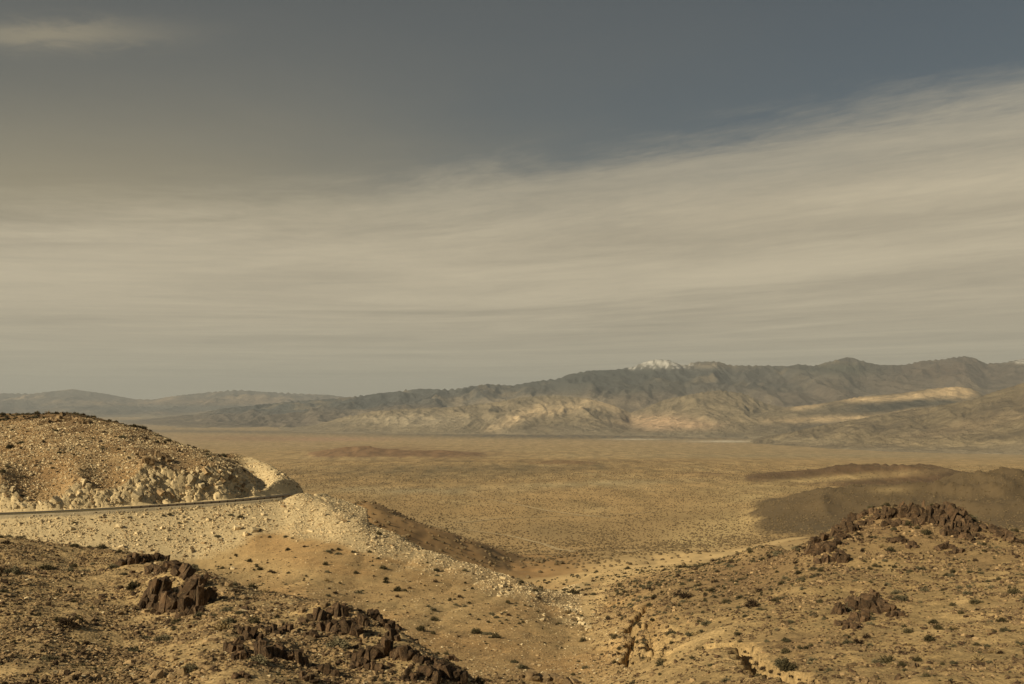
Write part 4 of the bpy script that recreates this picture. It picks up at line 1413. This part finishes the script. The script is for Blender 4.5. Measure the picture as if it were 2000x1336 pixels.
shrub(1467, 1186, 38, 'dead', 'big dark round shrub standing alone on the right hillside', tall=1.1)
shrub(1340, 1168, 40, 'dead', 'sprawling dark twiggy shrub above the eroded gully', tall=.8)
shrub(1322, 1164, 20, 'dead', 'small dark twiggy shrub touching the sprawling one', tall=.8)
shrub(1120, 1160, 32, 'olive', 'lone olive shrub where the gully opens to the wash', tall=.7)
shrub(1104, 1154, 20, 'sage', 'small grey shrub leaning on the lone olive one at the wash', tall=.7)
shrub(168, 1260, 28, 'dead', 'black twiggy shrub in the middle of the left foreground')
shrub(262, 1275, 34, 'sage', 'round grey shrub below and right of the black twiggy one')
shrub(930, 1236, 34, 'olive', 'long green grey shrub, leftmost of three side by side on the sand', tall=.7)
shrub(952, 1240, 26, 'sage', 'grey shrub in the middle of three side by side on the sand', tall=.7)
shrub(968, 1246, 26, 'olive', 'green shrub, rightmost of three side by side on the sand', tall=1.0)
shrub(846, 1192, 20, 'sage', 'grey shrub on the left rim of the pale sand patch', tall=.8)
shrub(848, 1212, 24, 'olive', 'olive shrub just below the grey one on the sand patch rim', tall=.8)
shrub(822, 1232, 24, 'olive', 'olive shrub above the reddish boulder heap')
shrub(660, 1264, 62, 'sage', 'large round grey shrub hugging the shelf crest outcrop', tall=.85)
shrub(562, 1075, 12, 'olive', 'small shrub in the orange soil under the embankment knot')
shrub(695, 1120, 14, 'olive', 'dark green shrub on the bare orange slope')
shrub(1735, 1296, 40, 'olive', 'wide dark green shrub near the bottom of the right hillside', tall=.8)
shrub(1815, 1252, 28, 'olive', 'spiky green shrub above the wide dark green one')
shrub(1905, 1178, 30, 'olive', 'low green shrub on the bare strip of the right hillside', tall=.6)
shrub(1456, 1205, 18, 'sage', 'small grey shrub under the big dark round shrub')
shrub(1300, 1268, 16, 'dead', 'black little shrub on the right bank of the eroded gully', tall=1.2)
shrub(1640, 1190, 22, 'dead', 'black shrub on the left side of the small hillock outcrop', tall=1.1)
shrub(320, 1250, 46, 'sage', 'grey brush clump under the tall craggy outcrop', tall=.6)
shrub(370, 1310, 44, 'sage', 'wide straw grey shrub at the bottom left of centre', tall=.8)
shrub(95, 1290, 50, 'sage', 'broad grey shrub patch near the bottom left corner', tall=.6)
shrub(25, 1120, 44, 'sage', 'broad grey shrub on the shelf at the left edge', tall=.8)
shrub(90, 1112, 40, 'olive', 'dark low shrub right of the one at the left edge', tall=.6)
shrub(12, 1062, 30, 'dead', 'dark shrub at the left edge below the pale rubble', tall=.8)


for i, (a, b, ww) in enumerate([(1456, 1274, 14), (1466, 1286, 16), (1478, 1298, 22), (1492, 1308, 24), (1508, 1314, 22), (1524, 1318, 18), (1545, 1322, 16), (1562, 1328, 14), (1590, 1332, 16)]):
    shrub(a, b, ww, 'dead', 'dark twiggy bush added to darken the deep channel at the bottom right', 'dark bushes added to darken the deep channel', tall=.75)  # bushes added to stand in for the shade of the undercut bank
for i in range(22):
    a, b = (1240 + RNG.normal() * 7, RNG.uniform(1195, 1300)) if i % 2 else (1262 + RNG.normal() * 14, RNG.uniform(1180, 1290))
    shrub(a, b, RNG.uniform(8, 16), 'dead' if i % 3 else 'olive', 'dark bush lodged in the eroded gully bank', 'bushes in the eroded gully bank', tall=.9)


def zone(px, py, Y):
    def pick(*a):
        for lim, txt in a:
            if px < lim:
                return txt
    if Y > 205 and px < 520:
        t_ = pick((180, 'on the crown of the brown hill above the road'), (340, 'on the middle of the brown hill above the road'), (999, 'on the brown hill near the pale notch'))
    elif Y < 100 and px < 1000:
        t_ = pick((220, 'on the stony shelf left of the tall outcrop'), (430, 'on the stony shelf around the tall outcrop'), (680, 'on the stony shelf among the low outcrops'), (1001, 'at the far edge of the stony shelf'))
    elif px < 1150:
        t_ = pick((620, 'high on the bare orange slope'), (880, 'in the middle of the bare orange slope'), (1151, 'on the sandy slope left of the gully'))
    elif Y < 108:
        t_ = pick((1400, 'low beside the eroded gully'), (1600, 'between the deep channel and the hillock outcrop'), (1800, 'below the small hillock outcrop'), (9999, 'on the lower right slope with bare strips'))
    elif Y < 230:
        t_ = pick((1400, 'on the brushy slope above the gully'), (1600, 'on the left flank of the right hillock'), (1800, 'under the left half of the hillock rim'), (9999, 'under the summit fin of the hillock'))
    else:
        t_ = 'beside the sandy wash'
    return t_, t_


DESC = {'sage': 'small grey shrub', 'olive': 'small olive green shrub', 'dead': 'small dark twiggy shrub', 'straw': 'dry straw coloured tuft'}
P = sample(17000, -.70, .62, 40, 330, RNG, 'area')
ppx, ppyy = ppy(P)
dens = np.full(len(P), .35)
dens += .5 * ((P[:, 1] < 100) & (ppx < 1000))
dens += .5 * ((ppx > 1200) & (P[:, 1] < 210))
dens += 1.6 * ((P[:, 1] > 205) & (ppx < 480))
dens += .7 * ((ppx > 1180) & (P[:, 1] > 120) & (P[:, 1] < 230))
dens *= 1 - .9 * np.clip(field(PALEM, P), 0, 1)
cl = fbm(P[:, 0] / 7, P[:, 1] / 7, 2, seed=140)
dens *= np.clip(.5 + 2.6 * cl, .02, 1.3)
keep = (RNG.rand(len(P)) < dens) & (field(RD, P) > 6.5)
P = P[keep]
szs = np.clip(np.exp(RNG.normal(-.60, .50, len(P))), .18, 1.6)
szs = np.where(P[:, 1] > 150, szs * 1.3, szs)
szs = np.where((P[:, 1] > 205) & (P[:, 0] < 0) & (P[:, 2] > -21), szs * 1.25, szs)
ppx, ppyy = ppy(P)
# which are in view (not behind a rise)
yy_s = Ys[Ys < 340]
vis = np.zeros(len(P), bool)
for i in range(len(P)):
    if -20 < ppx[i] < 2020 and ppyy[i] < 1345:
        yy = yy_s[yy_s < P[i, 1] - .4]
        vis[i] = (zat(P[i, 0] / P[i, 1] * yy, yy) / yy).max() <= P[i, 2] / P[i, 1] + .002 if len(yy) else True
app = np.where(vis, szs / P[:, 1], 0)
order = np.argsort(-app)
nind = 300 - len(SH)
kindsel = RNG.choice(['sage', 'olive', 'dead', 'straw'], len(P), p=[.48, .27, .15, .10])
for i in order[:nind]:
    z1, g1 = zone(ppx[i], ppyy[i], P[i, 1])
    kd = kindsel[i]
    shrub(0, 0, szs[i] * FPX / P[i, 1], kd, DESC[kd] + ' ' + z1, DESC[kd] + 's, ' + g1, p=Vector(P[i]), tall=.85)
rest = order[nind:]
print('shrubs', len(P), 'in view', vis.sum())
protoS = {}
for k_ in SHRUB:
    for me in SHRUB[k_]:
        for o in SH:
            if o.data == me:
                protoS.setdefault(k_, []).append(o)
                break
scatter('scrub_undergrowth', 'small desert scrub scattered over the near hillsides', P[rest], szs[rest], protoS['sage'] + protoS['olive'] + protoS['dead'][:2], RNG, flat=.1)

# low dry litter tufts
Q = sample(46000, -.70, .62, 38, 330, RNG, 'lin')
qx, qy = ppy(Q)
d = np.clip(.25 + 1.5 * fbm(Q[:, 0] / 5, Q[:, 1] / 5, 3, seed=150), .03, 1) * (1 - .93 * np.clip(field(PALEM, Q), 0, 1))
d *= np.where((qx > 450) & (qx < 1150) & (Q[:, 1] > 95), .22, 1)
d *= np.where((Q[:, 1] > 205) & (qx < 480), 2.2, 1)
d *= np.where((Q[:, 1] < 100) & (qx < 950), 1.7, 1)
d *= np.where((Q[:, 1] > 110) & (qx > 1250), 1.8, 1)
d *= np.where((Q[:, 1] > 140) & (qx > 1300) & (qx < 1640), 1.8, 1)
kp = (RNG.rand(len(Q)) < d) & (field(RD, Q) > 6.5)
Q = Q[kp]
scatter('dry_ground_scrub', 'low dry tufts and twigs between the stones', Q, RNG.uniform(.12, .34, len(Q)) * np.clip(Q[:, 1] / 90, .8, 1.7), protoS['sage'][:2] + protoS['straw'][:1] + protoS['dead'][:1], RNG, flat=.1)

# ------------------------------------------------------------------ gravel and rubble
protoB = {}
for kind in STONES:
    pos_ = {'pale': [(300, 1035), (360, 1020), (420, 1030), (520, 1015), (560, 1000)], 'tan': [(60, 1240), (200, 1290), (300, 1320), (420, 1250), (700, 1330)],
            'brown': [(30, 1180), (210, 1200), (560, 1330), (1700, 1240)], 'dark': [(420, 1160), (60, 1160), (1760, 1120), (1640, 1130)]}[kind]
    for me, (a, b) in zip(STONES[kind], pos_):
        p = hit(a, b)
        s = 5.0 * p.y / FPX
        o = obj('stone', me, None, (p.x, p.y, p.z + s * .2), (0, 0, RNG.uniform(0, 6)), (s, s, s))
        where = {'pale': 'in the pale rubble under the road', 'tan': 'on the gravel of the foreground shelf', 'brown': 'on open gravel', 'dark': 'among scrub on the stony ground'}[kind]
        tag(o, '%s fist sized stone %s' % ('tan' if kind == 'tan' else kind, where), 'stone', 'loose %s stones' % kind)
        protoB.setdefault(kind, []).append(o)

# foreground shelf gravel
G = sample(150000, -.56, .02, 36, 98, RNG, 'lin')
gx, gy = ppy(G)
d = np.clip(.5 + 1.9 * fbm(G[:, 0] / 4, G[:, 1] / 4, 4, seed=160), .08, 1)
G = G[RNG.rand(len(G)) < d]
sz = np.exp(RNG.normal(-3.05, .58, len(G)))
scatter('shelf_gravel', 'tan gravel and broken stones covering the foreground shelf', G + np.array((0, 0, .01)), np.clip(sz, .03, .38), protoB['tan'] + protoB['tan'][:3] + protoB['brown'][:2] + protoB['pale'][:1] + protoB['dark'][:2], RNG)
# embankment rubble
G = sample(250000, -.66, .07, 130, 290, RNG, 'lin')
m_ = field(np.clip(pale + knob + CUT * .8, 0, 1), G)
m_ = m_ * np.clip(.7 + 1.5 * fbm(G[:, 0] / 6, G[:, 1] / 6, 3, seed=190), .2, 1)
G = G[(RNG.rand(len(G)) < m_) & (field(RD, G) > 5.6)]
sz = np.exp(RNG.normal(-2.2, .52, len(G)))
scatter('embankment_rubble', 'pale blasted rubble covering the embankment under the road', G, np.clip(sz, .07, .75), protoB['pale'] + protoB['pale'][:3] + protoB['tan'][:2], RNG)
# hill above the road
G = sample(60000, -.72, -.25, 208, 330, RNG, 'lin')
G = G[(field(RD, G) > 6.5) & (G[:, 2] > -22.0) & (field(CUT, G) < .5) & (field(knob * 1.0, G) < .5)]
sz = np.exp(RNG.normal(-2.25, .50, len(G)))
G, sz = G[::1], sz
scatter('hilltop_rubble', 'brown rubble covering the hill above the road cut', G, np.clip(sz, .08, .7), protoB['brown'] * 2 + protoB['tan'][:2] + protoB['dark'][:3], RNG)
# right hillock and middle slopes
G = sample(110000, .08, .56, 50, 235, RNG, 'lin')
gx, gy = ppy(G)
d = np.clip(.40 + 1.9 * fbm(G[:, 0] / 6, G[:, 1] / 6, 4, seed=170), .04, 1) * np.clip(.45 + .55 * sstep(gx, 1300, 1700) + .3 * sstep(gy, 1150, 1060), 0, 1)
G = G[RNG.rand(len(G)) < d]
sz = np.exp(RNG.normal(-2.35, .55, len(G))) * np.clip(G[:, 1] / 100, .8, 1.5)
scatter('hillock_gravel', 'brown and tan gravel covering the right hillock', G, np.clip(sz, .05, .34), protoB['brown'] * 2 + protoB['tan'][:3] + protoB['dark'][:3], RNG)
G = sample(30000, -.3, .12, 90, 235, RNG, 'lin')
G = G[field(RD, G) > 6]
sz = np.exp(RNG.normal(-2.6, .45, len(G)))
scatter('slope_gravel', 'sparse stones on the bare orange slope', G, np.clip(sz, .05, .35), protoB['tan'] + protoB['pale'][:2] + protoB['brown'][:2], RNG)

# ------------------------------------------------------------------ scrub of the valley
fb = []
for i, me in enumerate(FARBUSH):
    p = hit(1010 + 60 * i, 1062 + 2 * i, 640)
    o = obj('desert_bush', me, None, p, (0, 0, i), (2.2, 2.2, 2.0))
    tag(o, 'round dark creosote bush on the flat beyond the brown spur', 'bush', 'creosote bushes beyond the spur')
    fb.append(o)
G = sample(165000, -.34, .58, 345, 3600, RNG, 'lin')
gx, gy = ppy(G)
yy_m = Ys[(Ys > 80) & (Ys < 1300)]
ok = (gx > 380)
G = G[ok]
gx, gy = gx[ok], gy[ok]
d = np.where(G[:, 1] < 700, .35, .95) * np.clip(.75 + 1.1 * fbm(G[:, 0] / 60, G[:, 1] / 120, 3, seed=180), .15, 1)
washm = field(WASH, G)
washm = washm + np.exp(-((gy - np.interp(gx, [1000, 1150, 1300, 1450, 1600], [1125, 1118, 1100, 1078, 1050])) / 10) ** 2)
d *= 1 - .9 * np.clip(washm, 0, 1)
d *= 1 - .75 * np.exp(-((gy - 947) / 7) ** 2) * (gx > 850) * (gx < 1420)
d *= 1 - .75 * sstep(G[:, 1], 1300, 3600)
G = G[RNG.rand(len(G)) < d]
sz = np.clip(np.exp(RNG.normal(.22, .35, len(G))), .6, 2.6)
sz *= np.clip(G[:, 1] / 1700, 1, 1.4)
scatter('creosote_scrub', 'creosote scrub dotting the valley floor and spur', G, sz, fb, RNG, flat=.05)

# ------------------------------------------------------------------ haze
zmin = float(Z.min()) - 40
hx = 62000
bxv = [(x, y, z) for x in (-hx, hx) for y in (-400, 66000) for z in (zmin - 300, 1500)]
bxf = [(0, 1, 3, 2), (4, 6, 7, 5), (0, 4, 5, 1), (2, 3, 7, 6), (1, 5, 7, 3), (0, 2, 6, 4)]
m_h = bpy.data.materials.new('haze_air')
m_h.use_nodes = True
m_h.node_tree.nodes.clear()
ho = m_h.node_tree.nodes.new('ShaderNodeOutputMaterial')
hv = m_h.node_tree.nodes.new('ShaderNodeVolumePrincipled')
hv.inputs['Density'].default_value = 2.3e-5
hv.inputs['Color'].default_value = (.80, .86, .91, 1)
hv.inputs['Anisotropy'].default_value = 0.1
m_h.node_tree.links.new(hv.outputs[0], ho.inputs['Volume'])
tag(obj('haze', mesh_from('haze', bxv, bxf, m_h)), 'thin dusty haze over the valley', kind='stuff')
print('verts', sum(len(m.vertices) for m in bpy.data.meshes))
